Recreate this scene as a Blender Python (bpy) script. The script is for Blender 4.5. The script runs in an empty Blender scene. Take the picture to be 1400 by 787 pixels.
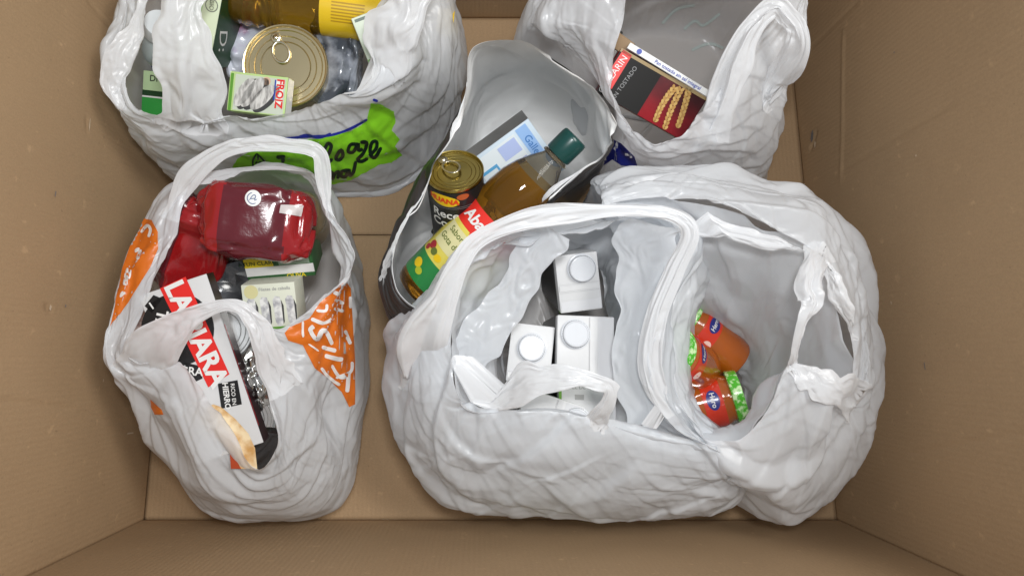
import bpy, bmesh, math, random
import numpy as np
from mathutils import Vector, Matrix, noise
from mathutils.bvhtree import BVHTree
from mathutils.geometry import delaunay_2d_cdt

# ------------------------------------------------------------------ camera, light, exposure
scene = bpy.context.scene
COL = scene.collection
FPX, CX, CY, TILT, CAMH = 892.0, 654.0, 315.0, math.radians(11.0), 1.05
cam_data = bpy.data.cameras.new('camera')
cam_data.sensor_fit = 'HORIZONTAL'
cam_data.sensor_width = 36.0
cam_data.lens = FPX / 1400.0 * 36.0
cam_data.shift_x = (700.0 - CX) / 1400.0
cam_data.shift_y = -(393.5 - CY) / 1400.0
cam_data.clip_start = 0.01
cam_data.clip_end = 50
cam = bpy.data.objects.new('camera', cam_data)
COL.objects.link(cam)
cam.location = (0, 0, CAMH)
cam.rotation_euler = (TILT, 0, 0)
scene.camera = cam

world = bpy.data.worlds.new('World')
scene.world = world
world.use_nodes = True
world.node_tree.nodes['Background'].inputs[0].default_value = (0.90, 0.95, 1.0, 1)
world.node_tree.nodes['Background'].inputs[1].default_value = 0.40


def area_lamp(name, loc, target, sx, sy, power, col):
    d = bpy.data.lights.new(name, 'AREA')
    d.shape = 'RECTANGLE'
    d.size, d.size_y = sx, sy
    d.energy = power
    d.color = col
    o = bpy.data.objects.new(name, d)
    COL.objects.link(o)
    o.location = loc
    o.rotation_euler = (Vector(target) - Vector(loc)).to_track_quat('-Z', 'Y').to_euler()
    return o


area_lamp('ceiling_lamp', (1.0, 0.5, 2.0), (-0.05, 0.15, 0.1), 0.8, 0.5, 25, (1.0, 0.985, 0.96))
area_lamp('flash_lamp', (0.03, 0.13, 1.22), (0.0, 0.2, 0.1), 0.14, 0.10, 6.6, (0.97, 0.985, 1.0))

scene.view_settings.view_transform = 'Standard'
scene.view_settings.look = 'None'
scene.view_settings.exposure = -0.12
scene.view_settings.gamma = 1.0
scene.view_settings.use_curve_mapping = False
scene.render.engine = 'CYCLES'
scene.cycles.max_bounces = 7
scene.cycles.diffuse_bounces = 4
scene.cycles.glossy_bounces = 3
scene.cycles.transparent_max_bounces = 8
scene.cycles.use_denoising = True
scene.cycles.caustics_refractive = False

# ------------------------------------------------------------------ geometry helpers
ST, CT = math.sin(TILT), math.cos(TILT)
CAM = Vector((0, 0, CAMH))


def ray(px, py):
    xc, yc = (px - CX) / FPX, -(py - CY) / FPX
    return Vector((xc, yc * CT + ST, yc * ST - CT))


def W(px, py, z):
    """the point of height z that the photograph shows at this spot"""
    d = ray(px, py)
    return CAM + d * ((z - CAMH) / d.z)


def mesh_object(name, verts, faces, mat, parent=None, smooth=False, inv=None, mats=None, fmat=None):
    me = bpy.data.meshes.new(name)
    if inv is not None:
        verts = [inv @ Vector(v) for v in verts]
    me.from_pydata([tuple(v) for v in verts], [], faces)
    for m in (mats or [mat]):
        me.materials.append(m)
    if fmat is not None:
        me.polygons.foreach_set('material_index', fmat)
    if smooth:
        me.polygons.foreach_set('use_smooth', [True] * len(me.polygons))
    me.update()
    o = bpy.data.objects.new(name, me)
    COL.objects.link(o)
    if parent is not None:
        o.parent = parent
    return o


def thing(name, label, cat, M, group=None):
    e = bpy.data.objects.new(name, None)
    e.empty_display_size = 0.02
    COL.objects.link(e)
    e.matrix_basis = M
    e['label'] = label
    e['category'] = cat
    if group:
        e['group'] = group
    return e


# ------------------------------------------------------------------ materials
MATS = {}


def mat(name, col, rough=0.5, metal=0.0, spec=0.5, coat=0.0, noise_amt=0.0, noise_scale=60.0, bump=0.0, bump_scale=200.0,
        trans=0.0, ior=1.45, aniso=0.0):
    if name in MATS:
        return MATS[name]
    m = bpy.data.materials.new(name)
    m.use_nodes = True
    nt = m.node_tree
    b = nt.nodes['Principled BSDF']
    b.inputs['Base Color'].default_value = (*col, 1)
    b.inputs['Roughness'].default_value = rough
    b.inputs['Metallic'].default_value = metal
    b.inputs['Specular IOR Level'].default_value = spec
    b.inputs['Coat Weight'].default_value = coat
    b.inputs['Coat Roughness'].default_value = 0.12
    b.inputs['Transmission Weight'].default_value = trans
    b.inputs['IOR'].default_value = ior
    if noise_amt or bump:
        tc = nt.nodes.new('ShaderNodeTexCoord')
    if noise_amt:
        n = nt.nodes.new('ShaderNodeTexNoise')
        n.inputs['Scale'].default_value = noise_scale
        n.inputs['Detail'].default_value = 6
        nt.links.new(tc.outputs['Object'], n.inputs['Vector'])
        mx = nt.nodes.new('ShaderNodeMix')
        mx.data_type = 'RGBA'
        mx.inputs[6].default_value = (*[c * (1 - noise_amt) for c in col], 1)
        mx.inputs[7].default_value = (*[min(1, c * (1 + noise_amt)) for c in col], 1)
        nt.links.new(n.outputs['Fac'], mx.inputs[0])
        nt.links.new(mx.outputs[2], b.inputs['Base Color'])
    if bump:
        n2 = nt.nodes.new('ShaderNodeTexNoise')
        n2.inputs['Scale'].default_value = bump_scale
        n2.inputs['Detail'].default_value = 4
        nt.links.new(tc.outputs['Object'], n2.inputs['Vector'])
        bp = nt.nodes.new('ShaderNodeBump')
        bp.inputs['Strength'].default_value = bump
        bp.inputs['Distance'].default_value = 0.002
        nt.links.new(n2.outputs['Fac'], bp.inputs['Height'])
        nt.links.new(bp.outputs['Normal'], b.inputs['Normal'])
    MATS[name] = m
    return m


def blotch_mat(name, c1, c2, scale, lo, hi, rough=0.3, vor=False, stretch=(1, 1, 1), coat=0.0, c3=None):
    m = bpy.data.materials.new(name)
    m.use_nodes = True
    nt = m.node_tree
    b = nt.nodes['Principled BSDF']
    b.inputs['Roughness'].default_value = rough
    b.inputs['Coat Weight'].default_value = coat
    tc = nt.nodes.new('ShaderNodeTexCoord')
    mp = nt.nodes.new('ShaderNodeMapping')
    mp.inputs['Scale'].default_value = stretch
    nt.links.new(tc.outputs['Object'], mp.inputs['Vector'])
    if vor:
        n = nt.nodes.new('ShaderNodeTexVoronoi')
        n.inputs['Scale'].default_value = scale
        out = n.outputs['Distance']
    else:
        n = nt.nodes.new('ShaderNodeTexNoise')
        n.inputs['Scale'].default_value = scale
        n.inputs['Detail'].default_value = 5
        out = n.outputs['Fac']
    nt.links.new(mp.outputs['Vector'], n.inputs['Vector'])
    r = nt.nodes.new('ShaderNodeValToRGB')
    r.color_ramp.elements[0].position = lo
    r.color_ramp.elements[0].color = (*c1, 1)
    r.color_ramp.elements[1].position = hi
    r.color_ramp.elements[1].color = (*c2, 1)
    if c3:
        e = r.color_ramp.elements.new((lo + hi) / 2)
        e.color = (*c3, 1)
    nt.links.new(out, r.inputs['Fac'])
    nt.links.new(r.outputs['Color'], b.inputs['Base Color'])
    return m


def plastic_film(name, col, translucency=0.32, clear=0.07, rough=0.34, bump=0.17):
    """thin crinkled polythene: some light passes through, a little shows through"""
    m = bpy.data.materials.new(name)
    m.use_nodes = True
    nt = m.node_tree
    b = nt.nodes['Principled BSDF']
    out = nt.nodes['Material Output']
    b.inputs['Base Color'].default_value = (*col, 1)
    b.inputs['Roughness'].default_value = rough
    b.inputs['Specular IOR Level'].default_value = 0.45
    tc = nt.nodes.new('ShaderNodeTexCoord')
    n = nt.nodes.new('ShaderNodeTexNoise')
    n.noise_type = 'RIDGED_MULTIFRACTAL'
    n.inputs['Scale'].default_value = 26
    n.inputs['Detail'].default_value = 2.2
    n.inputs['Roughness'].default_value = 0.55
    n.inputs['Distortion'].default_value = 0.9
    nt.links.new(tc.outputs['Object'], n.inputs['Vector'])
    bp = nt.nodes.new('ShaderNodeBump')
    bp.inputs['Strength'].default_value = bump
    bp.inputs['Distance'].default_value = 0.003
    nt.links.new(n.outputs['Fac'], bp.inputs['Height'])
    nt.links.new(bp.outputs['Normal'], b.inputs['Normal'])
    tr = nt.nodes.new('ShaderNodeBsdfTranslucent')
    tr.inputs['Color'].default_value = (*col, 1)
    nt.links.new(bp.outputs['Normal'], tr.inputs['Normal'])
    mx = nt.nodes.new('ShaderNodeMixShader')
    mx.inputs[0].default_value = translucency
    nt.links.new(b.outputs[0], mx.inputs[1])
    nt.links.new(tr.outputs[0], mx.inputs[2])
    tp = nt.nodes.new('ShaderNodeBsdfTransparent')
    m2 = nt.nodes.new('ShaderNodeMixShader')
    m2.inputs[0].default_value = clear
    nt.links.new(mx.outputs[0], m2.inputs[1])
    nt.links.new(tp.outputs[0], m2.inputs[2])
    nt.links.new(m2.outputs[0], out.inputs['Surface'])
    return m


def cardboard(name, col, flute_axis, seed):
    m = bpy.data.materials.new(name)
    m.use_nodes = True
    nt = m.node_tree
    b = nt.nodes['Principled BSDF']
    b.inputs['Roughness'].default_value = 0.72
    b.inputs['Specular IOR Level'].default_value = 0.28
    tc = nt.nodes.new('ShaderNodeTexCoord')

    def nz(scale, detail, stretch=(1, 1, 1), rough=0.55):
        mp = nt.nodes.new('ShaderNodeMapping')
        mp.inputs['Scale'].default_value = stretch
        mp.inputs['Location'].default_value = (seed * 1.7, seed * 0.9, seed)
        nt.links.new(tc.outputs['Object'], mp.inputs['Vector'])
        n = nt.nodes.new('ShaderNodeTexNoise')
        n.inputs['Scale'].default_value = scale
        n.inputs['Detail'].default_value = detail
        n.inputs['Roughness'].default_value = rough
        nt.links.new(mp.outputs['Vector'], n.inputs['Vector'])
        return n.outputs['Fac']

    def mixc(fac, a, c):
        x = nt.nodes.new('ShaderNodeMix')
        x.data_type = 'RGBA'
        nt.links.new(fac, x.inputs[0])
        for sock, val in ((6, a), (7, c)):
            if isinstance(val, tuple):
                x.inputs[sock].default_value = (*val, 1)
            else:
                nt.links.new(val, x.inputs[sock])
        return x.outputs[2]

    def ramp(fac, lo, hi, a=0.0, c=1.0):
        r = nt.nodes.new('ShaderNodeMapRange')
        r.inputs['From Min'].default_value = lo
        r.inputs['From Max'].default_value = hi
        r.inputs['To Min'].default_value = a
        r.inputs['To Max'].default_value = c
        nt.links.new(fac, r.inputs['Value'])
        return r.outputs['Result']

    base = mixc(ramp(nz(5, 5), 0.3, 0.7), tuple(c * 0.93 for c in col), tuple(c * 1.06 for c in col))
    fib = mixc(ramp(nz(420, 3, rough=0.7), 0.35, 0.65), tuple(c * 0.86 for c in col), tuple(c * 1.12 for c in col))
    x = nt.nodes.new('ShaderNodeMix')
    x.data_type = 'RGBA'
    x.inputs[0].default_value = 0.45
    nt.links.new(base, x.inputs[6])
    nt.links.new(fib, x.inputs[7])
    c = x.outputs[2]
    # pale scuffs and a few dark specks
    c = mixc(ramp(nz(55, 3), 0.66, 0.74, 0, 0.6), c, tuple(min(1, q * 1.35) for q in col))
    c = mixc(ramp(nz(170, 1), 0.755, 0.79, 0, 0.5), c, tuple(q * 0.6 for q in col))
    nt.links.new(c, b.inputs['Base Color'])
    wv = nt.nodes.new('ShaderNodeTexWave')
    wv.bands_direction = flute_axis
    wv.inputs['Scale'].default_value = 46
    wv.inputs['Distortion'].default_value = 0.6
    nt.links.new(tc.outputs['Object'], wv.inputs['Vector'])
    ad = nt.nodes.new('ShaderNodeMath')
    ad.operation = 'MULTIPLY_ADD'
    ad.inputs[1].default_value = 0.30
    nt.links.new(wv.outputs['Fac'], ad.inputs[0])
    nt.links.new(nz(160, 5), ad.inputs[2])
    bp = nt.nodes.new('ShaderNodeBump')
    bp.inputs['Strength'].default_value = 0.24
    bp.inputs['Distance'].default_value = 0.002
    nt.links.new(ad.outputs[0], bp.inputs['Height'])
    nt.links.new(bp.outputs['Normal'], b.inputs['Normal'])
    return m


CARD = (0.385, 0.258, 0.146)
M_film = plastic_film('white_polythene', (0.85, 0.865, 0.885), 0.46, 0.12, 0.24)
M_film_handle = plastic_film('white_polythene_gathered', (0.88, 0.89, 0.905), 0.38, 0.05, 0.24, 0.14)
M_film_cool = plastic_film('milky_polythene', (0.86, 0.885, 0.915), 0.50, 0.10, 0.24)
M_thick = plastic_film('thick_white_polythene', (0.90, 0.90, 0.89), 0.0, 0.0, 0.4, 0.12)
M_black_film = plastic_film('black_printed_polythene', (0.035, 0.03, 0.028), 0.05, 0.0, 0.28, 0.3)
M_green_ink = plastic_film('green_ink', (0.30, 0.76, 0.03), 0.2, 0.0, 0.34, 0.25)
M_orange_ink = plastic_film('orange_ink', (0.72, 0.17, 0.015), 0.2, 0.0, 0.34, 0.25)
M_blue_ink = plastic_film('blue_ink', (0.02, 0.03, 0.30), 0.1, 0.0)
M_black_ink = plastic_film('black_ink', (0.008, 0.02, 0.012), 0.05, 0.0)
M_white_ink = plastic_film('white_ink', (0.82, 0.82, 0.80), 0.2, 0.0)
M_faint_ink = plastic_film('faint_grey_green_ink', (0.60, 0.68, 0.66), 0.3, 0.0)
white = mat('white_board', (0.61, 0.61, 0.61), 0.38, noise_amt=0.03, bump=0.05)
paper_white = mat('white_print', (0.74, 0.74, 0.72), 0.4)
black = mat('black_print', (0.012, 0.012, 0.013), 0.35)
red = mat('red_print', (0.70, 0.025, 0.02), 0.32)
blue = mat('blue_print', (0.02, 0.05, 0.35), 0.35)
gold = mat('gold_lacquered_tin', (0.72, 0.60, 0.36), 0.22, 1.0, bump=0.03, bump_scale=90)
gold_dark = mat('dark_gold_lacquered_tin', (0.46, 0.37, 0.12), 0.25, 1.0, bump=0.03, bump_scale=90)
steel = mat('bright_tinplate', (0.72, 0.72, 0.71), 0.2, 1.0, bump=0.04, bump_scale=90)

# ------------------------------------------------------------------ cardboard box
XL, XR = W(207, 600, 0).x, W(1092, 180, 0).x
YB, YF = W(650, 25, 0).y, -0.24
HW = 0.52
SEAM = W(500, 321, 0).y
box_root = thing('cardboard_box', 'large open brown cardboard box holding all the carrier bags', 'box', Matrix.Translation((0, 0, 0)))
mc_x = cardboard('cardboard_flutes_across', CARD, 'X', 1.0)
mc_y = cardboard('cardboard_flutes_along', CARD, 'Y', 4.0)
mc_edge = mat('cardboard_cut_edge', (0.33, 0.22, 0.13), 0.85, noise_amt=0.2, noise_scale=300)


def panel(name, origin, eu, ev, lu, lv, n, thick, m, seed, creases=(), warp=0.0015, cell=0.006):
    """a board with a gently uneven inner face, crease lines pressed into it"""
    eu, ev, n = Vector(eu), Vector(ev), Vector(n)
    ku, kv = int(lu / cell), int(lv / cell)
    vs, fs = [], []
    for j in range(kv + 1):
        for i in range(ku + 1):
            u, v = lu * i / ku, lv * j / kv
            p = Vector(origin) + eu * u + ev * v
            h = warp * (noise.noise(Vector((u * 3 + seed, v * 3, seed))) + 0.4 * noise.noise(Vector((u * 11 + seed, v * 9, seed))))
            for (a, b, c, d, dep, wd) in creases:
                ax, ay = c - a, d - b
                L = math.hypot(ax, ay)
                t = max(0, min(1, ((u - a) * ax + (v - b) * ay) / (L * L)))
                q = math.hypot(u - a - ax * t, v - b - ay * t)
                h += dep * math.exp(-(q / wd) ** 2) * min(1, 8 * min(t + .05, 1.05 - t))
            edge = min(1.0, min(u, lu - u, v, lv - v) / 0.02)
            vs.append(p + n * h * edge)
    w = ku + 1
    for j in range(kv):
        for i in range(ku):
            fs.append((j * w + i, j * w + i + 1, (j + 1) * w + i + 1, (j + 1) * w + i))
    k = len(vs)
    o = Vector(origin) - n * thick
    vs += [o, o + eu * lu, o + eu * lu + ev * lv, o + ev * lv]
    c0, c1, c2, c3 = 0, ku, kv * w + ku, kv * w
    fs.append((k + 3, k + 2, k + 1, k))
    fs.append([k, k + 1] + [i for i in range(ku, -1, -1)])
    fs.append([k + 1, k + 2] + [j * w + ku for j in range(kv, -1, -1)])
    fs.append([k + 2, k + 3] + [kv * w + i for i in range(0, ku + 1)])
    fs.append([k + 3, k] + [j * w for j in range(0, kv + 1)])
    ob = mesh_object(name, vs, fs, m, box_root)
    for p in ob.data.polygons[:ku * kv]:
        p.use_smooth = True
    return ob


T = 0.006
g = 0.0007
panel('bottom_flap', (XL, SEAM + g, 0), (1, 0, 0), (0, 1, 0), XR - XL, YB - SEAM - g, (0, 0, 1), T, mc_x, 3.1)
panel('bottom_flap', (XL, YF, 0), (1, 0, 0), (0, 1, 0), XR - XL, SEAM - g - YF, (0, 0, 1), T, mc_x, 7.7)
mesh_object('bottom_liner', [(XL, YF, -0.007), (XR, YF, -0.007), (XR, YB, -0.007), (XL, YB, -0.007)], [(0, 1, 2, 3)], mc_edge, box_root)


def wall_uv(px, py, X):
    d = ray(px, py)
    p = CAM + d * (X / d.x)
    return p.y - YF, p.z


def crease(px0, py0, px1, py1, X, dep, wd):
    a, b = wall_uv(px0, py0, X)
    c, d = wall_uv(px1, py1, X)
    return (a, b, c, d, dep, wd)


LW = YB - YF
cr = [crease(1151, 232, 1306, 140, XR, -0.0018, 0.0029), crease(1107, 66, 1175, 0, XR, -0.0016, 0.0036),
      crease(1153, 40, 1150, 250, XR, 0.0016, 0.0036), crease(1153, 42, 1180, 36, XR, 0.0014, 0.0029),
      crease(1116, 180, 1108, 205, XR, -0.0030, 0.0029), crease(1200, 470, 1300, 440, XR, -0.0008, 0.0043),
      crease(1240, 620, 1400, 590, XR, -0.0011, 0.0036)]
panel('wall_panel', (XR, YF, 0), (0, 1, 0), (0, 0, 1), LW, HW, (-1, 0, 0), T, mc_y, 12.3, cr, 0.0028, 0.0032)
cl = [crease(0, 546, 100, 558, XL, -0.0018, 0.0029), crease(100, 560, 190, 585, XL, -0.0011, 0.0029),
      crease(120, 0, 158, 45, XL, -0.0016, 0.0036), crease(118, 160, 119, 182, XL, -0.0016, 0.0022),
      crease(62, 418, 69, 424, XL, -0.0022, 0.0029)]
panel('wall_panel', (XL, YF, 0), (0, 1, 0), (0, 0, 1), LW, HW, (1, 0, 0), T, mc_y, 22.9, cl, 0.0028, 0.0032)
panel('wall_panel', (XL - T, YB, 0), (1, 0, 0), (0, 0, 1), XR - XL + 2 * T, HW, (0, -1, 0), T, mc_x, 31.0)
panel('wall_panel', (XL - T, YF, 0), (1, 0, 0), (0, 0, 1), XR - XL + 2 * T, HW, (0, 1, 0), T, mc_x, 43.0)


def scuff(px, py, X, pts, m):
    """a small torn or rubbed place in the paper skin of a side wall"""
    sgn_ = -1 if X > 0 else 1
    d = ray(px, py)
    p = CAM + d * (X / d.x)
    vs = [Vector((X + sgn_ * 0.0034, p.y + a * .001, p.z + b * .001)) for a, b in pts]
    mesh_object('scuff_mark', vs, [tuple(range(len(vs))) if sgn_ > 0 else tuple(range(len(vs)))[::-1]], m, box_root)


m_pale = mat('torn_paper_fibre', (.58, .46, .33), .9, noise_amt=.2, noise_scale=400)
m_dark = mat('grey_rub_mark', (.17, .16, .16), .8, noise_amt=.3, noise_scale=300)
scuff(1113, 187, XR, [(-9, -3), (-2, -5), (7, -1), (11, 4), (3, 5), (-5, 2)], m_dark)
scuff(1117, 198, XR, [(-6, -1), (0, -3), (7, 1), (2, 3)], m_pale)
scuff(1256, 213, XR, [(-1, -1), (1, -1.3), (1.6, 1), (-.8, 1.2)], m_pale)
scuff(1226, 72, XR, [(-1.4, -.7), (1, -1), (1.4, .9), (-.5, 1)], m_dark)
scuff(1222, 414, XR, [(-2, -.6), (2, -1), (2.4, .6), (-1, 1)], m_pale)
scuff(1268, 500, XR, [(-5, -.5), (4, -.9), (5, .5), (-4, .8)], m_dark)
scuff(119, 171, XL, [(-9, -.7), (-2, -1.2), (9, -.3), (8, .8), (-3, 1.1)], m_pale)
scuff(65, 421, XL, [(-3, -1), (2, -2), (4, 1), (-1, 2)], m_pale)
scuff(86, 418, XL, [(-2, -.8), (2, -1), (1.5, 1), (-1, 1)], m_dark)
scuff(138, 520, XL, [(-2, -.6), (2, -1), (2, .9), (-1.5, 1)], m_pale)
scuff(175, 592, XL, [(-1, -9), (1, -8), (1.4, 8), (-.4, 9)], m_pale)
scuff(72, 265, XL, [(-4, -.7), (3, -1), (4, .5), (-2, 1)], m_dark)
fl = mesh_object('floor', [(-2.5, -2.5, -0.008), (2.5, -2.5, -0.008), (2.5, 2.5, -0.008), (-2.5, 2.5, -0.008)], [(0, 1, 2, 3)],
                 mat('grey_floor', (0.16, 0.155, 0.15), 0.6, noise_amt=0.2, noise_scale=8))
fl['kind'] = 'structure'


# ------------------------------------------------------------------ soft sheets: loft and crumple
def catmull(pts, t, closed):
    """pts (n,k), t array of parameters in segments"""
    n = len(pts)
    i = np.floor(t).astype(int)
    f = (t - i)[:, None]
    if closed:
        p0, p1, p2, p3 = pts[(i - 1) % n], pts[i % n], pts[(i + 1) % n], pts[(i + 2) % n]
    else:
        c = lambda k: np.clip(k, 0, n - 1)
        p0, p1, p2, p3 = pts[c(i - 1)], pts[c(i)], pts[c(i + 1)], pts[c(i + 2)]
    return 0.5 * (2 * p1 + (p2 - p0) * f + (2 * p0 - 5 * p1 + 4 * p2 - p3) * f * f + (3 * p1 - p0 - 3 * p2 + p3) * f ** 3)


def smooth_noise(rng, nu, nv, cu, cv, closed, warp=0.0):
    """smooth random field, about cu x cv cells; warp bends the cells so that folds run askew"""
    cu, cv = max(2, int(cu)), max(2, int(cv))
    pad = 3
    gsz = rng.standard_normal((cu, cv + 1 + 2 * pad)) if closed else rng.standard_normal((cu + 1 + 2 * pad, cv + 1 + 2 * pad))
    u = np.repeat((np.arange(nu) / (nu if closed else nu - 1) * cu)[:, None], nv, 1)
    v = np.repeat((np.arange(nv) / (nv - 1) * cv)[None, :], nu, 0)
    if warp:
        u = u + warp * cu * 0.1 * smooth_noise(rng, nu, nv, 6, 3, closed)
        v = v + warp * cv * 0.1 * smooth_noise(rng, nu, nv, 7, 3, closed)
    if not closed:
        u = np.clip(u + pad, 0, cu + 2 * pad - 1e-6)
    v = np.clip(v + pad, 0, cv + 2 * pad - 1e-6)
    iu, iv = np.floor(u).astype(int), np.floor(v).astype(int)
    fu, fv = u - iu, v - iv
    fu, fv = fu * fu * (3 - 2 * fu), fv * fv * (3 - 2 * fv)
    i0, i1 = (iu % cu, (iu + 1) % cu) if closed else (iu, iu + 1)
    return (gsz[i0, iv] * (1 - fu) + gsz[i1, iv] * fu) * (1 - fv) + (gsz[i0, iv + 1] * (1 - fu) + gsz[i1, iv + 1] * fu) * fv


def grid_normals(P, closed):
    if closed:
        du = np.roll(P, -1, 0) - np.roll(P, 1, 0)
    else:
        du = np.gradient(P, axis=0)
    dv = np.gradient(P, axis=1)
    n = np.cross(du, dv)
    return n / (np.linalg.norm(n, axis=2, keepdims=True) + 1e-12)


def fold_field(rng, P, closed, count, lam, spread=0.6):
    """sharp creases with flat facets between them: broken-line relief across random directions"""
    nu, nv = P.shape[:2]
    per = np.linalg.norm(np.diff(P[:, nv // 3], axis=0), axis=1).sum()
    hgt = np.linalg.norm(np.diff(P, axis=1), axis=2).sum(1).mean()
    x = np.repeat((np.arange(nu) / nu * per)[:, None], nv, 1)
    y = np.repeat((np.arange(nv) / nv * hgt)[None, :], nu, 0)
    out = np.zeros((nu, nv))
    seam = np.clip(np.minimum(np.arange(nu), nu - 1 - np.arange(nu)) / (nu * .03), 0, 1)[:, None] if closed else 1.0
    for k in range(count):
        th = rng.normal(0, spread) if rng.random() < .7 else rng.uniform(0, math.pi)
        l = lam * rng.uniform(.45, 1.8)
        bend = smooth_noise(rng, nu, nv, 5, 3, closed) * l * .5
        c = (x * math.cos(th) + y * math.sin(th) + bend) / l
        c = c - c.min()
        n = int(c.max()) + 3
        if k % 2:       # lapped pleats: a slow rise, then the film drops back in one sharp edge
            kx = np.cumsum(np.where(np.arange(n * 2) % 2, .10, rng.uniform(.5, 2.4, n * 2)))
            vv = np.where(np.arange(n * 2) % 2, -1, 1) * rng.uniform(.1, .55, n * 2)
        else:
            kx = np.cumsum(rng.uniform(.35, 1.65, n))
            vv = rng.uniform(-1, 1, n)
        kx -= kx[0]
        val = np.interp(c, kx, vv)
        mask = np.clip(.9 * smooth_noise(rng, nu, nv, 9, 4, closed) - .05, 0, 1.3)
        out += val * mask * l * .11
    return out * seam


def crumple(P, closed, eu, ev, iters, hold, seed, amp, cells, rim_hold=0.08, zmin=0.001, folds=None):
    """let a sheet that is a little too large for its shape buckle into creases"""
    rng = np.random.default_rng(seed)
    nu, nv = P.shape[:2]
    P0 = P.copy()
    fld = np.clip(1 + 0.7 * smooth_noise(rng, nu, nv, 9, 4, closed), 0.15, 2.4)
    N = grid_normals(P, closed)
    h = np.zeros((nu, nv))
    for (a, b, w, ridge) in cells:
        q = smooth_noise(rng, nu, nv, a, b, closed, 1.0)
        h += w * (0.9 - 1.5 * np.sqrt(q * q + .004) if ridge > 0 else q)
    hh = h * amp * np.clip(fld, .3, 1.6)
    if folds:
        hh = hh + fold_field(rng, P0, closed, folds[0], folds[1]) + fold_field(rng, P0, closed, folds[0], folds[1] * .34, .8) * folds[2]
    P = P + N * hh[..., None]

    def rest(du, dv, e):
        A = np.roll(P0, -du, 0) if closed else np.concatenate([P0[du:], P0[-1:].repeat(du, 0)], 0) if du else P0
        if dv > 0:
            A = np.concatenate([A[:, dv:], A[:, -1:].repeat(dv, 1)], 1)
        elif dv < 0:
            A = np.concatenate([A[:, :1].repeat(-dv, 1), A[:, :dv]], 1)
        return np.linalg.norm(A - P0, axis=2) * (1 + e * fld)

    R = {(1, 0): rest(1, 0, eu), (0, 1): rest(0, 1, ev), (1, 1): rest(1, 1, (eu + ev) / 2), (1, -1): rest(1, -1, (eu + ev) / 2),
         (2, 0): rest(2, 0, eu * .9), (0, 2): rest(0, 2, ev * .9)}
    hw = np.full((nu, nv, 1), hold)
    hw[:, 0] = rim_hold
    hw[:, 1] = rim_hold * .5
    hw[:, -1] = .5

    def idx(par, d, n):
        return np.arange(par, n, 2 * d) if d else None

    def relax(du, dv, k, push_only=False):
        r = R[(du, dv)]
        step = max(du, abs(dv))
        for par in range(2 * du if du else 2 * dv):
            if du:
                lim = nu if closed else nu - du
                ia = np.arange(nu)
                ia = ia[(ia // du) % 2 == (par // du)]
                ia = ia[ia % du == par % du]
                ia = ia[ia < lim] if not closed else ia
                ib = (ia + du) % nu
                if dv >= 0:
                    ja, jb = slice(0, nv - dv), slice(dv, nv)
                else:
                    ja, jb = slice(-dv, nv), slice(0, nv + dv)
                A, B, rr = P[ia, ja], P[ib, jb], r[ia, ja]
            else:
                ja_ = np.arange(nv - dv)
                ja_ = ja_[(ja_ // dv) % 2 == (par // dv)]
                ja_ = ja_[ja_ % dv == par % dv]
                A, B, rr = P[:, ja_], P[:, ja_ + dv], r[:, ja_]
            D = B - A
            L = np.sqrt((D * D).sum(2)) + 1e-9
            c = (L - rr) / L
            if push_only:
                c = np.minimum(c, 0)
            D *= (0.5 * k * c)[..., None]
            if du:
                P[ia, ja] = A + D
                P[ib, jb] = B - D
            else:
                P[:, ja_] = A + D
                P[:, ja_ + dv] = B - D

    for it in range(iters):
        relax(1, 0, 0.9)
        relax(0, 1, 0.9)
        relax(1, 1, 0.5)
        relax(1, -1, 0.5)
        relax(2, 0, 0.28, True)
        relax(0, 2, 0.28, True)
        P += (P0 - P) * hw
        np.maximum(P[..., 2], zmin, out=P[..., 2])
        P[..., 0] = np.clip(P[..., 0], XL + 0.004, XR - 0.004)
        P[..., 1] = np.clip(P[..., 1], YF + 0.004, YB - 0.004)
    return P


def grid_mesh(name, P, closed, m, parent, inv, flip=False):
    nu, nv = P.shape[:2]
    Q = P.reshape(-1, 3)
    ia = np.arange(nu if closed else nu - 1)
    ib = (ia + 1) % nu
    j = np.arange(nv - 1)
    f = np.stack([(ia[:, None] * nv + j), (ib[:, None] * nv + j), (ib[:, None] * nv + j + 1), (ia[:, None] * nv + j + 1)], -1).reshape(-1, 4)
    if flip:
        f = f[:, ::-1]
    Mi = np.array(inv)
    Q = Q @ Mi[:3, :3].T + Mi[:3, 3]
    me = bpy.data.meshes.new(name)
    me.vertices.add(len(Q))
    me.vertices.foreach_set('co', Q.ravel())
    me.loops.add(f.size)
    me.loops.foreach_set('vertex_index', f.ravel())
    me.polygons.add(len(f))
    me.polygons.foreach_set('loop_start', np.arange(0, f.size, 4))
    me.polygons.foreach_set('loop_total', np.full(len(f), 4))
    me.polygons.foreach_set('use_smooth', np.ones(len(f), bool))
    me.materials.append(m)
    me.update(calc_edges=True)
    o = bpy.data.objects.new(name, me)
    COL.objects.link(o)
    o.parent = parent
    return o, f


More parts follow.
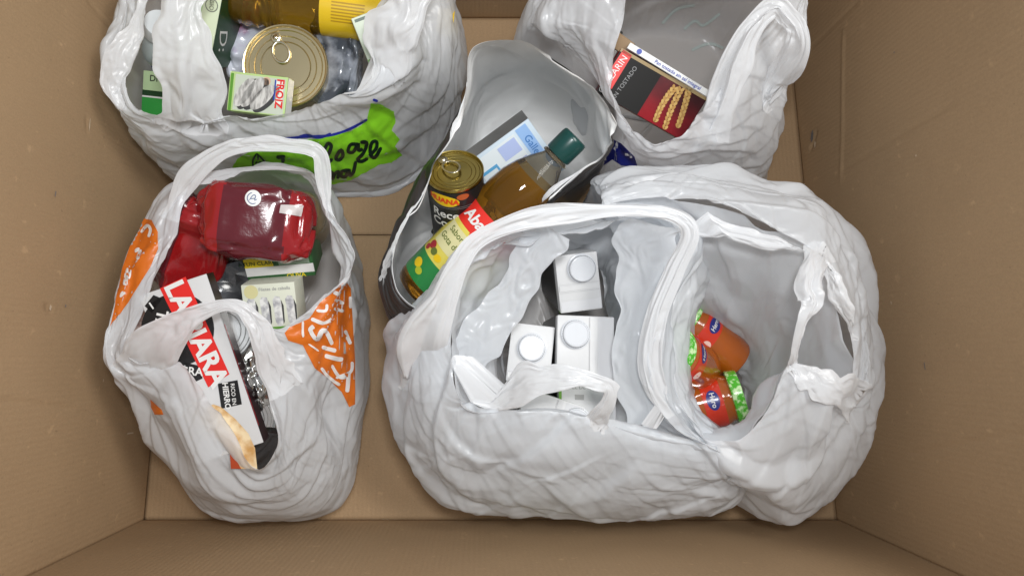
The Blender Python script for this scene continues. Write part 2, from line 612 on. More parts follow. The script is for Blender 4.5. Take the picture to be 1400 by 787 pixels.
def loft(rim, belly, nu=540, nv=150, shoulder=0.5, sh_up=0.003, low=0.90, sh_out=0.52):
    """bag wall: mouth edge, shoulder, belly, foot and base"""
    R = np.array([W(*p) for p in rim])
    B = np.array([W(*p) for p in belly])
    S = R * (1 - sh_out) + B * sh_out
    S[:, 2] = R[:, 2] * 0.72 + B[:, 2] * 0.28 + sh_up
    c = B[:, :2].mean(0)
    F = B.copy()
    F[:, :2] = c + (B[:, :2] - c) * low
    F[:, 2] = 0.010
    K = F.copy()
    K[:, :2] = c + (B[:, :2] - c) * 0.02
    K[:, 2] = 0.004
    ch = np.linalg.norm(np.roll(R, -1, 0) - R, axis=1) + np.linalg.norm(np.roll(B, -1, 0) - B, axis=1)
    cum = np.concatenate([[0], np.cumsum(ch)])
    t = np.interp(np.arange(nu) / nu * cum[-1], cum, np.arange(len(R) + 1))
    rings = np.stack([catmull(r, t, True) for r in (R, S, B, F, K)], 0)      # ring, u, 3
    seg = [0.26, 0.40, 0.24, 0.10]
    s = np.interp(np.linspace(0, 1, nv), np.concatenate([[0], np.cumsum(seg)]), np.arange(5))
    out = catmull(rings.reshape(5, -1), np.minimum(s, 3.9999), False).reshape(nv, nu, 3)
    return np.ascontiguousarray(out.transpose(1, 0, 2))


CELLS = [(10, 3, 1.0, 1), (22, 4, .6, 1), (56, 6, .16, 1), (90, 22, .05, 0)]


class Bag:
    def __init__(self, name, label, rim, belly, film, seed, eu=0.035, ev=0.02, hold=0.014, amp=0.0013, iters=3, group=None, cells=CELLS,
                 part='bag_body', folds=(20, .06, .62), **kw):
        self.rim = rim
        P = loft(rim, belly, **kw)
        P = crumple(P, True, eu, ev, iters, hold, seed, amp, cells, folds=folds)
        c = P[:, -1].mean(0)
        self.M = Matrix.Translation((c[0], c[1], 0))
        self.inv = self.M.inverted()
        self.root = thing(name, label, 'bag', self.M, group)
        self.P = P
        self.body, f = grid_mesh(part, P, True, film, self.root, self.inv)
        self.bvh = BVHTree.FromPolygons(P.reshape(-1, 3).tolist(), f.tolist())
        self.seed = seed
        self.k = 0

    def handle(self, pts, widths, film=None, pleats=3, curl=0.35, amp=0.07, nl=None, nw=44, facing=None, eu=0.02, ev=0.03, name='handle', twist=(), blend=(.075, .075)):
        """a gathered strap that runs through pts; widths across it in metres"""
        self.k += 1
        rng = np.random.default_rng(self.seed * 31 + self.k)
        C = np.array([W(*p) for p in pts])
        L = np.linalg.norm(np.diff(C, axis=0), axis=1).sum()
        nl = nl or max(30, int(L / 0.0025))
        t = np.linspace(0, len(C) - 1, nl)
        t[-1] -= 1e-6
        Q = catmull(C, t, False)
        wd = np.interp(t, np.arange(len(widths)), widths)
        wd *= 1 + 0.10 * smooth_noise(rng, nl, 3, 7, 2, False)[:, 1]
        tw = np.interp(t, np.arange(len(twist)), twist) if len(twist) else np.zeros(nl)
        tan = np.gradient(Q, axis=0)
        tan /= np.linalg.norm(tan, axis=1, keepdims=True)
        view = np.array(CAM) - Q if facing is None else np.tile(np.array(facing, float), (nl, 1))
        side = np.cross(tan, view)
        side /= np.linalg.norm(side, axis=1, keepdims=True)
        nor = np.cross(side, tan)
        s = np.linspace(-1, 1, nw)
        ca, sa = np.cos(tw)[:, None], np.sin(tw)[:, None]
        side, nor = side * ca + nor * sa, nor * ca - side * sa
        st = max(3, int(L / .07))
        tt = np.linspace(0, st, nl)
        off = curl * (np.sqrt(np.clip(1 - 0.92 * s[None, :] ** 2, 0, 1)) - .6) * wd[:, None] * .5
        for (nk, wt) in ((pleats * 1.8, 1.0), (pleats * 3.2, .35)):
            nk = max(3, int(nk))
            prof = []
            base = rng.uniform(-1, 1, nk + 1)
            kb_ = np.cumsum(rng.uniform(.4, 1.6, nk + 1))
            kb_ = (kb_ - kb_[0]) / (kb_[-1] - kb_[0]) * 2 - 1
            for q in range(st + 1):
                base = .65 * base + .6 * rng.uniform(-1, 1, nk + 1)
                kq_ = kb_ + rng.normal(0, .10, nk + 1)
                prof.append(np.interp(s, np.sort(kq_), base))
            prof = np.array(prof)
            i0 = np.minimum(tt.astype(int), st - 1)
            fr = (tt - i0)[:, None]
            off = off + wt * amp * wd[:, None] * 1.9 * (prof[i0] * (1 - fr) + prof[i0 + 1] * fr)
        edge = smooth_noise(rng, nl, nw, 12, 2, False) * 0.06 * wd[:, None]
        P = Q[:, None, :] + side[:, None, :] * ((s[None, :] * wd[:, None] * .5 + edge)[..., None]) + nor[:, None, :] * off[..., None]
        P = crumple(P, False, eu, ev, 4, 0.10, self.seed + 77 + self.k, 0.0012, [(14, 4, 1, 0), (24, 6, .6, 1)], rim_hold=0.1)
        # the ends of the strap run out into the wall of the bag
        arc = np.concatenate([[0], np.cumsum(np.linalg.norm(np.diff(Q, axis=0), axis=1))])
        for d, bl in ((arc, blend[0]), (arc[-1] - arc, blend[1])):
            if bl <= 0:
                continue
            for i in np.nonzero(d < bl)[0]:
                k = 1 - d[i] / bl
                k = k * k * (3 - 2 * k)
                for j in range(nw):
                    p, n_, _, _ = self.bvh.find_nearest(Vector(P[i, j]))
                    v = Vector(P[i, j])
                    if n_.dot(v - p) < 0:
                        n_ = -n_
                    P[i, j] = v.lerp(p + n_ * (.0025 * (1 - k) + .0004), k)
        o, f = grid_mesh(name, P, False, film or M_film_handle, self.root, self.inv)
        return o

    def inner_film(self, ring, sag=0.35, seed=3, film=None, lift=0.0):
        """the slack inside of the bag, running from the mouth down to the goods"""
        rim = self.rim
        R0 = np.array([W(*p) for p in rim])
        I = np.array([W(*p) for p in ring])
        R0[:, 2] -= .004
        Mid = R0 * (1 - sag) + I * sag
        Mid[:, 2] = R0[:, 2] * .45 + I[:, 2] * .55 + lift
        E = I.copy()
        c = I[:, :2].mean(0)
        E[:, :2] = c + (I[:, :2] - c) * .9
        E[:, 2] -= .05
        nu, nv = 380, 90
        t = np.arange(nu) / nu * len(rim)
        rings = np.stack([catmull(r, t, True) for r in (R0, Mid, I, E)], 0)
        s = np.linspace(0, 3 - 1e-4, nv)
        P = catmull(rings.reshape(4, -1), s, False).reshape(nv, nu, 3).transpose(1, 0, 2).copy()
        P = crumple(P, True, .03, .02, 4, .03, self.seed + seed, .0025, [(9, 2, 1, 1), (18, 3, .8, 1)], folds=(12, .08, .35))
        return grid_mesh('inner_film', P, True, film or M_film_cool, self.root, self.inv)[0]

    def project(self, pts2, off=0.0007):
        out = []
        for (x, y) in pts2:
            d = ray(x, y).normalized()
            h, n, i, dist = self.bvh.ray_cast(CAM, d)
            if h is None:
                out.append(None)
                continue
            if n.dot(d) > 0:
                n = -n
            out.append(h + n * off - d * off * .6)
        return out

    def _finish(self, name, p2, faces, m, off):
        p3 = self.project(p2, off)
        fs = []
        for f in faces:
            q = [p3[i] for i in f]
            if any(v is None for v in q):
                continue
            if max((q[i] - q[i - 1]).length for i in range(len(q))) > 0.03:
                continue
            fs.append(f)
        vs = [v if v is not None else Vector((0, 0, 0)) for v in p3]
        used = sorted({i for f in fs for i in f})
        rm = {a: b for b, a in enumerate(used)}
        if not fs:
            return None
        return mesh_object(name, [vs[i] for i in used], [tuple(rm[i] for i in f) for f in fs], m, self.root, True, self.inv)

    def patch(self, name, poly, m, off=0.0007, step=3.2, ragged=0.0, seed=1):
        rng = random.Random(seed)
        pts = []
        for i in range(len(poly)):
            a, b = Vector(poly[i]), Vector(poly[(i + 1) % len(poly)])
            k = max(1, int((b - a).length / step))
            for q in range(k):
                v = a.lerp(b, q / k)
                pts.append(Vector((v.x + rng.uniform(-ragged, ragged), v.y + rng.uniform(-ragged, ragged))))
        nb = len(pts)
        x0, x1 = min(p[0] for p in pts), max(p[0] for p in pts)
        y0, y1 = min(p[1] for p in pts), max(p[1] for p in pts)
        y = y0
        while y < y1:
            x = x0
            while x < x1:
                pts.append(Vector((x + .3 * rng.random(), y + .3 * rng.random())))
                x += step
            y += step
        r = delaunay_2d_cdt(pts, [], [list(range(nb))], 1, 1e-4)
        return self._finish(name, [tuple(v) for v in r[0]], [tuple(f) for f in r[2]], m, off)

    def stroke(self, name, lines, width, m, off=0.0012):
        """brush strokes: polylines in the photograph's coordinates laid onto the film"""
        for ln in lines:
            p2, fs = [], []
            w = width
            if isinstance(ln, tuple):
                ln, w = ln
            C = np.array(ln, float)
            L = np.linalg.norm(np.diff(C, axis=0), axis=1).sum()
            n = max(5, int(L / 2.2))
            t = np.linspace(0, len(C) - 1, n)
            t[-1] -= 1e-6
            Q = catmull(C, t, False)
            tn = np.gradient(Q, axis=0)
            tn /= np.linalg.norm(tn, axis=1, keepdims=True) + 1e-9
            sd = np.stack([-tn[:, 1], tn[:, 0]], 1)
            e = np.minimum(1, np.minimum(np.arange(n), np.arange(n)[::-1]) / 1.6 + .55)
            b = len(p2)
            for k in range(3):
                for q, s_, ee in zip(Q, sd, e):
                    p2.append(tuple(q + s_ * (k - 1) * w * .5 * ee))
            for k in range(2):
                for i in range(n - 1):
                    fs.append((b + k * n + i, b + k * n + i + 1, b + (k + 1) * n + i + 1, b + (k + 1) * n + i))
            self._finish(name, p2, fs, m, off)


# ------------------------------------------------------------------ text as mesh
def text_mesh(s, size, bold=0.0, shear=0.0, spacing=1.0, maxedge=None):
    cu = bpy.data.curves.new('lettering', 'FONT')
    cu.body = s
    cu.size = size
    cu.align_x = 'CENTER'
    cu.align_y = 'CENTER'
    cu.offset = bold * size
    cu.shear = shear
    cu.space_character = spacing
    cu.resolution_u = 3
    o = bpy.data.objects.new('lettering', cu)
    COL.objects.link(o)
    dg = bpy.context.evaluated_depsgraph_get()
    me = bpy.data.meshes.new_from_object(o.evaluated_get(dg))
    bpy.data.objects.remove(o)
    bpy.data.curves.remove(cu)
    bm = bmesh.new()
    bm.from_mesh(me)
    bpy.data.meshes.remove(me)
    bmesh.ops.remove_doubles(bm, verts=bm.verts, dist=1e-6)
    if maxedge:
        for _ in range(4):
            es = [e for e in bm.edges if e.calc_length() > maxedge]
            if not es:
                break
            bmesh.ops.subdivide_edges(bm, edges=es, cuts=1)
            bmesh.ops.triangulate(bm, faces=bm.faces)
    bm.verts.index_update()
    vs = [v.co.copy() for v in bm.verts]
    fs = [tuple(v.index for v in f.verts) for f in bm.faces]
    bm.free()
    return vs, fs


# ------------------------------------------------------------------ rigid goods: boxes
class Carton:
    """front face given by three corners TL, TR, BL (x, y, height); the body lies behind it"""

    def __init__(self, name, label, cat, TL, TR, BL, depth, m, group=None, bevel=0.0012, part='carton'):
        a, b, c = W(*TL), W(*TR), W(*BL)
        x = (b - a)
        w = x.length
        x = x / w
        y = (a - c)
        y = y - x * y.dot(x)
        h = y.length
        y = y / h
        n = x.cross(y)
        ctr = a + x * w / 2 - y * h / 2
        self.w, self.h, self.d = w, h, depth
        self.M = Matrix(((x.x, y.x, n.x, ctr.x), (x.y, y.y, n.y, ctr.y), (x.z, y.z, n.z, ctr.z), (0, 0, 0, 1)))
        self.root = thing(name, label, cat, self.M, group)
        bm = bmesh.new()
        bmesh.ops.create_cube(bm, size=1)
        for v in bm.verts:
            v.co = Vector((v.co.x * w, v.co.y * h, (v.co.z - .5) * depth))
        bmesh.ops.bevel(bm, geom=bm.edges[:], offset=bevel, segments=2, profile=.6, affect='EDGES')
        me = bpy.data.meshes.new(part)
        bm.to_mesh(me)
        bm.free()
        me.materials.append(m)
        me.polygons.foreach_set('use_smooth', [True] * len(me.polygons))
        me.set_sharp_from_angle(angle=0.6)
        o = bpy.data.objects.new(part, me)
        COL.objects.link(o)
        o.parent = self.root
        self.body = o

    def frame(self, face):
        w, h, d = self.w, self.h, self.d
        return {'front': ((-w / 2, h / 2, 0), (1, 0, 0), (0, -1, 0), (0, 0, 1), w, h),
                'top': ((-w / 2, h / 2, -d), (1, 0, 0), (0, 0, 1), (0, 1, 0), w, d),
                'bottom': ((-w / 2, -h / 2, 0), (1, 0, 0), (0, 0, -1), (0, -1, 0), w, d),
                'right': ((w / 2, h / 2, 0), (0, 0, -1), (0, -1, 0), (1, 0, 0), d, h),
                'left': ((-w / 2, h / 2, -d), (0, 0, 1), (0, -1, 0), (-1, 0, 0), d, h)}[face]

    def patch(self, name, face, poly, m, lay=1):
        o, ex, ey, n, fw, fh = self.frame(face)
        o, ex, ey, n = map(Vector, (o, ex, ey, n))
        vs = [o + ex * (u * fw) + ey * (v * fh) + n * (0.00035 * lay) for u, v in poly]
        return mesh_object(name, vs, [tuple(range(len(vs)))[::-1]], m, self.root)

    def rect(self, name, face, u0, v0, u1, v1, m, lay=1):
        return self.patch(name, face, [(u0, v0), (u1, v0), (u1, v1), (u0, v1)], m, lay)

    def disc(self, name, face, u, v, r, m, lay=1, k=40, squash=1.0):
        o, ex, ey, n, fw, fh = self.frame(face)
        return self.patch(name, face, [(u + r * math.cos(a) / fw, v + r * squash * math.sin(a) / fh) for a in [2 * math.pi * i / k for i in range(k)]], m, lay)

    def text(self, s, face, u, v, size, m, rot=0, lay=2, bold=0.0, shear=0.0, name='lettering'):
        o, ex, ey, n, fw, fh = self.frame(face)
        o, ex, ey, n = map(Vector, (o, ex, ey, n))
        vs, fs = text_mesh(s, size, bold, shear)
        c, q = math.cos(math.radians(rot)), math.sin(math.radians(rot))
        base = o + ex * (u * fw) + ey * (v * fh) + n * (0.00035 * lay)
        vs = [base + ex * (p.x * c - p.y * q) - ey * (p.x * q + p.y * c) for p in vs]
        return mesh_object(name, vs, fs, m, self.root)


# ------------------------------------------------------------------ rigid goods: turned shapes
def lathe_mesh(profile, seg=48, closed_ends=True):
    vs, fs = [], []
    for r, z in profile:
        for i in range(seg):
            a = 2 * math.pi * i / seg
            vs.append(Vector((r * math.cos(a), r * math.sin(a), z)))
    for k in range(len(profile) - 1):
        for i in range(seg):
            j = (i + 1) % seg
            fs.append((k * seg + i, k * seg + j, (k + 1) * seg + j, (k + 1) * seg + i))
    if closed_ends:
        fs.append(tuple(range(seg))[::-1])
        b = (len(profile) - 1) * seg
        fs.append(tuple(range(b, b + seg)))
    return vs, fs


class Turned:
    """round thing: base point, axis; angle 0 faces the photographer"""

    def __init__(self, name, label, cat, base, axis, group=None, spin=0.0):
        z = Vector(axis).normalized()
        v = (CAM - base)
        x = (v - z * v.dot(z)).normalized()
        y = z.cross(x)
        self.M = Matrix(((x.x, y.x, z.x, base.x), (x.y, y.y, z.y, base.y), (x.z, y.z, z.z, base.z), (0, 0, 0, 1))) @ Matrix.Rotation(spin, 4, 'Z')
        self.root = thing(name, label, cat, self.M, group)

    def part(self, name, profile, m, seg=48, parent=None, sharp=0.7, mats=None, fm=None):
        vs, fs = lathe_mesh(profile, seg)
        o = mesh_object(name, vs, fs, m, parent or self.root, True)
        if mats:
            for q in mats:
                o.data.materials.append(q)
            for p in o.data.polygons:
                p.material_index = fm(p.center)
        o.data.set_sharp_from_angle(angle=sharp)
        return o

    def wrap(self, name, a0, a1, z0, z1, rad, m, off=0.0004, k=28, kz=6, shape=None):
        vs, fs = [], []
        for j in range(kz + 1):
            z = z0 + (z1 - z0) * j / kz
            for i in range(k + 1):
                a = math.radians(a0 + (a1 - a0) * i / k)
                r = rad(z) + off
                vs.append((r * math.cos(a), r * math.sin(a), z))
        for j in range(kz):
            for i in range(k):
                fs.append((j * (k + 1) + i, j * (k + 1) + i + 1, (j + 1) * (k + 1) + i + 1, (j + 1) * (k + 1) + i))
        return mesh_object(name, vs, fs, m, self.root, True)

    def oval(self, name, a, z, rw, rh, rad, m, off=0.0006, k=36, rings=5, rot=0):
        vs, fs = [], []
        c, s = math.cos(math.radians(rot)), math.sin(math.radians(rot))
        pts = [(0, 0)] + [(q / rings * math.cos(2 * math.pi * i / k), q / rings * math.sin(2 * math.pi * i / k)) for q in range(1, rings + 1) for i in range(k)]
        for x, y in pts:
            x, y = x * rw, y * rh
            x, y = x * c - y * s, x * s + y * c
            r = rad(z + y) + off
            t = math.radians(a) + x / r
            vs.append((r * math.cos(t), r * math.sin(t), z + y))
        for i in range(k):
            fs.append((0, 1 + i, 1 + (i + 1) % k))
        for q in range(rings - 1):
            for i in range(k):
                j = (i + 1) % k
                fs.append((1 + q * k + i, 1 + (q + 1) * k + i, 1 + (q + 1) * k + j, 1 + q * k + j))
        return mesh_object(name, vs, fs, m, self.root, True)

    def text(self, s, a, z, size, rad, m, rot=0, off=0.0009, bold=0.0, shear=0.0, name='lettering'):
        vs, fs = text_mesh(s, size, bold, shear, maxedge=0.004)
        c, q = math.cos(math.radians(rot)), math.sin(math.radians(rot))
        out = []
        for p in vs:
            x, y = p.x * c - p.y * q, p.x * q + p.y * c
            r = rad(z + y) + off
            t = math.radians(a) + x / r
            out.append((r * math.cos(t), r * math.sin(t), z + y))
        return mesh_object(name, out, fs, m, self.root)

    def flat_text(self, s, x, y, z, size, m, rot=0, bold=0.0, name='lettering', squash=1):
        vs, fs = text_mesh(s, size, bold)
        c, q = math.cos(math.radians(rot)), math.sin(math.radians(rot))
        return mesh_object(name, [(x + p.x * c - p.y * q, y + p.x * q + p.y * c, z) for p in vs], fs, m, self.root)


def tin_profile(r, h):
    return [(r * .93, 0), (r * .985, 0.0008), (r, 0.002), (r, 0.0035), (r * .975, 0.005), (r * .97, h - .006), (r * .975, h - .005), (r, h - .004),
            (r * 1.005, h - .0012), (r * .99, h), (r * .965, h - .0006), (r * .95, h - .003), (r * .93, h - .0042), (r * .88, h - .0042),
            (r * .865, h - .0034), (r * .85, h - .0042), (r * .74, h - .0042), (r * .725, h - .0034), (r * .71, h - .0042), (r * .60, h - .0042),
            (r * .585, h - .0034), (r * .57, h - .0042), (0.0005, h - .0042)]


def pull_ring(t, r, h, m, ang, scale=1.0, lift=0.0):
    """rivet, tongue and ring of an easy-open lid"""
    c, s = math.cos(ang), math.sin(ang)
    vs, fs = [], []
    nz = h - .0042
    seg, sub = 30, 8
    rl, rw, tb = 0.0125 * scale, 0.0095 * scale, 0.0015 * scale
    cx = r * .74 - rl - 0.007 * scale
    for i in range(seg):
        a = 2 * math.pi * i / seg
        for j in range(sub):
            b = 2 * math.pi * j / sub
            rr = 1 + tb / rl * math.cos(b) * 1.2
            x, y = cx + rl * rr * math.cos(a), rw * rr * math.sin(a)
            z = nz + .0026 + tb * .7 * math.sin(b) + lift * (1 - (x - cx) / rl) * .5
            vs.append((x * c - y * s, x * s + y * c, z))
    for i in range(seg):
        for j in range(sub):
            fs.append((i * sub + j, ((i + 1) % seg) * sub + j, ((i + 1) % seg) * sub + (j + 1) % sub, i * sub + (j + 1) % sub))
    ro = mesh_object('pull_ring', vs, fs, m, t.root, True)
    vs, fs = lathe_mesh([(.0062 * scale, nz + .0006), (.0062 * scale, nz + .0030), (.0045 * scale, nz + .0038), (.0032 * scale, nz + .0036), (.003 * scale, nz + .0048), (.0004, nz + .0052)], 20)
    x0 = r * .74 - .002
    vs = [Vector((v.x + x0, v.y, v.z)) for v in vs]
    vs = [(v.x * c - v.y * s, v.x * s + v.y * c, v.z) for v in vs]
    mesh_object('rivet', vs, fs, m, ro, True)


# ------------------------------------------------------------------ soft packets
def packet(name, label, cat, ctr, x_to, dims, m, seed, exps=(.45, .45), wr=0.004, tilt=None, group=None, mats=None, pick=None, part='wrapper', cells=7):
    """a filled film packet: pillow body with puckered skin; x axis runs towards x_to"""
    x = (x_to - ctr).normalized()
    up = (Vector(tilt) if tilt else Vector((0, 0, 1)))
    z = (up - x * up.dot(x)).normalized()
    y = z.cross(x)
    M = Matrix(((x.x, y.x, z.x, ctr.x), (x.y, y.y, z.y, ctr.y), (x.z, y.z, z.z, ctr.z), (0, 0, 0, 1)))
    root = thing(name, label, cat, M, group)
    nu, nv = 110, 60
    sg = lambda v, e: math.copysign(abs(v) ** e, v)
    P = np.zeros((nu, nv, 3))
    for i in range(nu):
        a = 2 * math.pi * i / nu
        for j in range(nv):
            b = -math.pi / 2 + math.pi * (j + .02) / (nv - .96)
            cb, sb = sg(math.cos(b), exps[1]), sg(math.sin(b), .75)
            P[i, j] = (dims[0] * sb, dims[1] * cb * sg(math.cos(a), exps[0]), dims[2] * cb * sg(math.sin(a), exps[0]))
    rng = np.random.default_rng(seed)
    N = grid_normals(P, True)
    h = smooth_noise(rng, nu, nv, cells, cells, True) + .6 * smooth_noise(rng, nu, nv, 17, 15, True) - .5 * np.abs(smooth_noise(rng, nu, nv, 24, 9, True))
    h *= wr
    P = P - N * h[..., None] if (N[0, nv // 2] @ P[0, nv // 2]) < 0 else P + N * h[..., None]
    ob, f = grid_mesh(part, P, True, m, root, Matrix.Identity(4), flip=True)
    if mats:
        for q in mats:
            ob.data.materials.append(q)
        for p in ob.data.polygons:
            p.material_index = pick(p.center)
    Pw = P.reshape(-1, 3) @ np.array(M.to_3x3()).T + np.array(M.translation)
    bvh = BVHTree.FromPolygons(Pw.tolist(), f.tolist())
    return root, M, bvh


class Surf:
    """lets print be laid on any thing whose surface is known"""
    project = Bag.project
    _finish = Bag._finish
    patch = Bag.patch
    stroke = Bag.stroke

    def __init__(self, root, M, bvh):
        self.root, self.inv, self.bvh = root, M.inverted(), bvh

# ================================================================== the carrier bags
# --- bag of milk cartons
rimA = [(617, 480, .27), (618, 430, .28), (636, 375, .29), (690, 328, .29), (760, 308, .29), (840, 298, .29), (905, 300, .29), (930, 325, .29),
        (916, 370, .28), (890, 430, .27), (880, 500, .26), (918, 578, .245), (982, 611, .24), (868, 582, .25), (760, 560, .26), (665, 560, .26), (628, 545, .27)]
belA = [(529, 480, .15), (534, 450, .17), (588, 408, .20), (662, 338, .19), (745, 322, .17), (835, 314, .16), (895, 316, .16), (922, 338, .15),
        (925, 385, .15), (918, 445, .14), (945, 540, .13), (1012, 625, .14), (990, 690, .12), (870, 712, .12), (745, 714, .12), (612, 690, .12), (545, 600, .14)]
bagA = Bag('carrier_bag', 'white plastic carrier bag filled with milk cartons', rimA, belA, M_film_cool, 11, low=.88)
bagA.handle([(580, 530, .20), (582, 472, .27), (606, 412, .305), (628, 362, .325), (656, 326, .335), (720, 300, .345), (800, 290, .345), (870, 287, .345), (925, 296, .345), (943, 322, .335),
             (922, 372, .31), (897, 432, .285), (886, 500, .262), (906, 572, .24)],
            [.075, .056, .030, .022, .020, .019, .018, .017, .018, .018, .020, .021, .025, .04], pleats=2.3, curl=.18)
bagA.handle([(664, 524, .24), (692, 520, .265), (740, 516, .29), (795, 517, .305), (833, 530, .30), (832, 556, .285), (812, 582, .255)],
            [.085, .072, .036, .018, .016, .022, .045], pleats=2.4, curl=.18, amp=.08)
bagA.inner_film([(680, 478, .175), (688, 440, .175), (702, 405, .175), (725, 372, .175), (750, 342, .175), (800, 332, .175), (828, 342, .175), (838, 362, .175), (842, 398, .175),
                 (850, 437, .175), (853, 492, .175), (855, 550, .175), (845, 582, .175), (820, 592, .175), (760, 590, .175), (712, 578, .175), (688, 540, .175)])

bagA.handle([(632, 515, .225), (652, 470, .245), (690, 415, .255), (722, 362, .272), (752, 312, .292)], [.055, .058, .05, .045, .05], pleats=1.6, curl=.05, amp=.022,
            name='inner_fold', film=M_film_cool, blend=(0, 0))
bagA.handle([(892, 306, .302), (880, 360, .272), (868, 425, .25), (868, 500, .235), (892, 575, .225)], [.07, .07, .055, .055, .06], pleats=1.8, curl=.08, amp=.03,
            name='inner_fold', film=M_film_cool, blend=(0, 0))

# --- bag of baby-food jars
rimB = [(903, 490, .235), (910, 410, .24), (936, 335, .258), (822, 288, .283), (900, 272, .295), (980, 282, .295), (1050, 314, .295), (1100, 338, .295),
        (1132, 385, .285), (1158, 450, .275), (1168, 515, .265), (1150, 542, .265), (1085, 497, .28), (1048, 560, .255), (1008, 600, .242), (945, 582, .225)]
belB = [(945, 520, .11), (940, 415, .12), (935, 335, .15), (803, 258, .21), (900, 227, .215), (985, 242, .215), (1065, 263, .21), (1120, 286, .21),
        (1166, 345, .21), (1188, 420, .205), (1193, 500, .20), (1185, 568, .19), (1162, 640, .16), (1105, 704, .12), (1055, 710, .12), (985, 640, .10)]
bagB = Bag('carrier_bag', 'white plastic carrier bag with a knotted handle holding small jars', rimB, belB, M_film, 23, low=.86, sh_up=.012)
bagB.inner_film([(892, 505, .105), (892, 465, .105), (904, 438, .105), (926, 424, .105), (948, 420, .105), (978, 434, .105), (1006, 456, .105), (1024, 476, .105), (1036, 500, .105),
                 (1042, 520, .105), (1044, 540, .105), (1040, 562, .105), (1032, 574, .105), (1010, 582, .105), (970, 584, .105), (925, 562, .105)], sag=.45)
bagB.handle([(918, 318, .275), (955, 312, .285), (1010, 320, .292), (1062, 337, .30), (1090, 362, .31), (1106, 388, .318)],
            [.010, .016, .018, .016, .013, .014], pleats=2.4, curl=.8, amp=.10)
bagB.handle([(1122, 338, .29), (1112, 362, .315), (1108, 392, .325), (1112, 414, .325), (1100, 436, .32), (1090, 466, .31), (1083, 502, .285)],
            [.050, .026, .026, .034, .020, .021, .05], pleats=3.0, curl=1.0, amp=.13, twist=[0, .3, .6, .9, 1.3, 1.5, 1.6], name='knotted_handle')
bagB.handle([(1108, 350, .305), (1135, 385, .305), (1156, 428, .30), (1168, 470, .285)], [.03, .028, .026, .02], pleats=1.6, curl=.3, name='handle', amp=.09)
bagB.handle([(1080, 500, .283), (1110, 512, .285), (1145, 530, .28), (1180, 552, .25)], [.02, .04, .05, .05], pleats=1.2, curl=.18, name='folded_hem', amp=.05)

# --- bag with orange print
rimD = [(174, 470, .26), (200, 405, .265), (235, 330, .27), (256, 262, .275), (302, 240, .275), (350, 229, .275), (428, 238, .275), (448, 290, .275),
        (474, 360, .265), (440, 402, .255), (388, 446, .255), (352, 446, .265), (368, 540, .255), (379, 606, .235), (350, 634, .22), (296, 566, .25), (250, 498, .265), (192, 492, .26)]
belD = [(152, 478, .235), (160, 420, .235), (188, 332, .225), (236, 266, .21), (302, 250, .18), (350, 245, .17), (420, 252, .16), (456, 305, .15),
        (480, 378, .15), (485, 452, .14), (487, 530, .13), (482, 590, .12), (474, 650, .11), (425, 698, .10), (345, 708, .10), (272, 690, .11), (212, 580, .15), (165, 512, .21)]
bagD = Bag('carrier_bag', 'white carrier bag with orange print, full of groceries, against the cardboard wall', rimD, belD, M_film, 37, low=.90, hold=.016)
bagD.handle([(232, 300, .262), (256, 250, .285), (300, 210, .305), (345, 198, .312), (395, 198, .312), (434, 208, .308), (442, 245, .29), (455, 310, .268)],
            [.030, .025, .019, .018, .017, .017, .019, .026], pleats=2.2, curl=.18, amp=.07)
bagD.handle([(190, 520, .235), (212, 480, .275), (250, 440, .30), (292, 420, .31), (325, 419, .312), (348, 440, .305), (368, 480, .285), (392, 540, .255)],
            [.07, .052, .028, .015, .014, .018, .034, .06], pleats=2.4, curl=.18, amp=.08)
bagD.patch('orange_print', [(198, 299), (208, 301), (216, 317), (216, 340), (205, 366), (188, 393), (176, 413), (162, 431), (150, 446), (156, 422), (168, 366), (183, 323)], M_orange_ink)
Lo = lambda L: [[(150 + x / 3.425, 270 + y / 3.425) for x, y in l] for l in L]
bagD.stroke('white_lettering', Lo([[(150, 165), (178, 132), (195, 150), (185, 185)], [(118, 255), (142, 238)], [(130, 290), (150, 245)], [(85, 330), (72, 410)], [(100, 340), (88, 380)], [(50, 465), (68, 440)]]), 4.2, M_white_ink)
bagD.patch('orange_print', [(472, 384), (479, 394), (481, 426), (485, 494), (485, 552), (477, 556), (467, 535), (449, 517), (430, 503), (414, 471), (394, 465),
                            (389, 455), (396, 447), (423, 435), (437, 414), (458, 396)], M_orange_ink)
Ro = lambda L: [([(380 + x / 4.375, 380 + y / 4.375) for x, y in l], w) for l, w in L]
bagD.stroke('white_lettering', Ro([([(215, 285), (195, 310), (232, 362), (265, 312), (292, 330), (325, 395)], 5.5), ([(258, 410), (348, 432)], 5.5), ([(278, 462), (385, 486)], 6),
                                   ([(200, 243), (270, 266), (332, 238)], 5), ([(395, 312), (430, 395)], 5), ([(255, 535), (300, 590), (370, 635)], 4.2), ([(320, 515), (365, 585), (405, 590)], 4.5),
                                   ([(345, 592), (430, 560), (440, 500)], 4.2), ([(420, 560), (410, 680)], 5.5), ([(150, 258), (150, 350)], 3.2), ([(230, 192), (285, 195), (292, 155)], 4),
                                   ([(330, 80), (365, 98)], 5.5), ([(342, 130), (390, 152)], 5), ([(330, 182), (390, 197)], 4.5), ([(428, 110), (430, 180)], 4.5), ([(182, 390), (240, 436)], 2.2)]), 4, M_white_ink)
bagD.patch('orange_print', [(206, 545), (222, 560), (224, 566), (212, 566), (207, 556)], M_orange_ink)

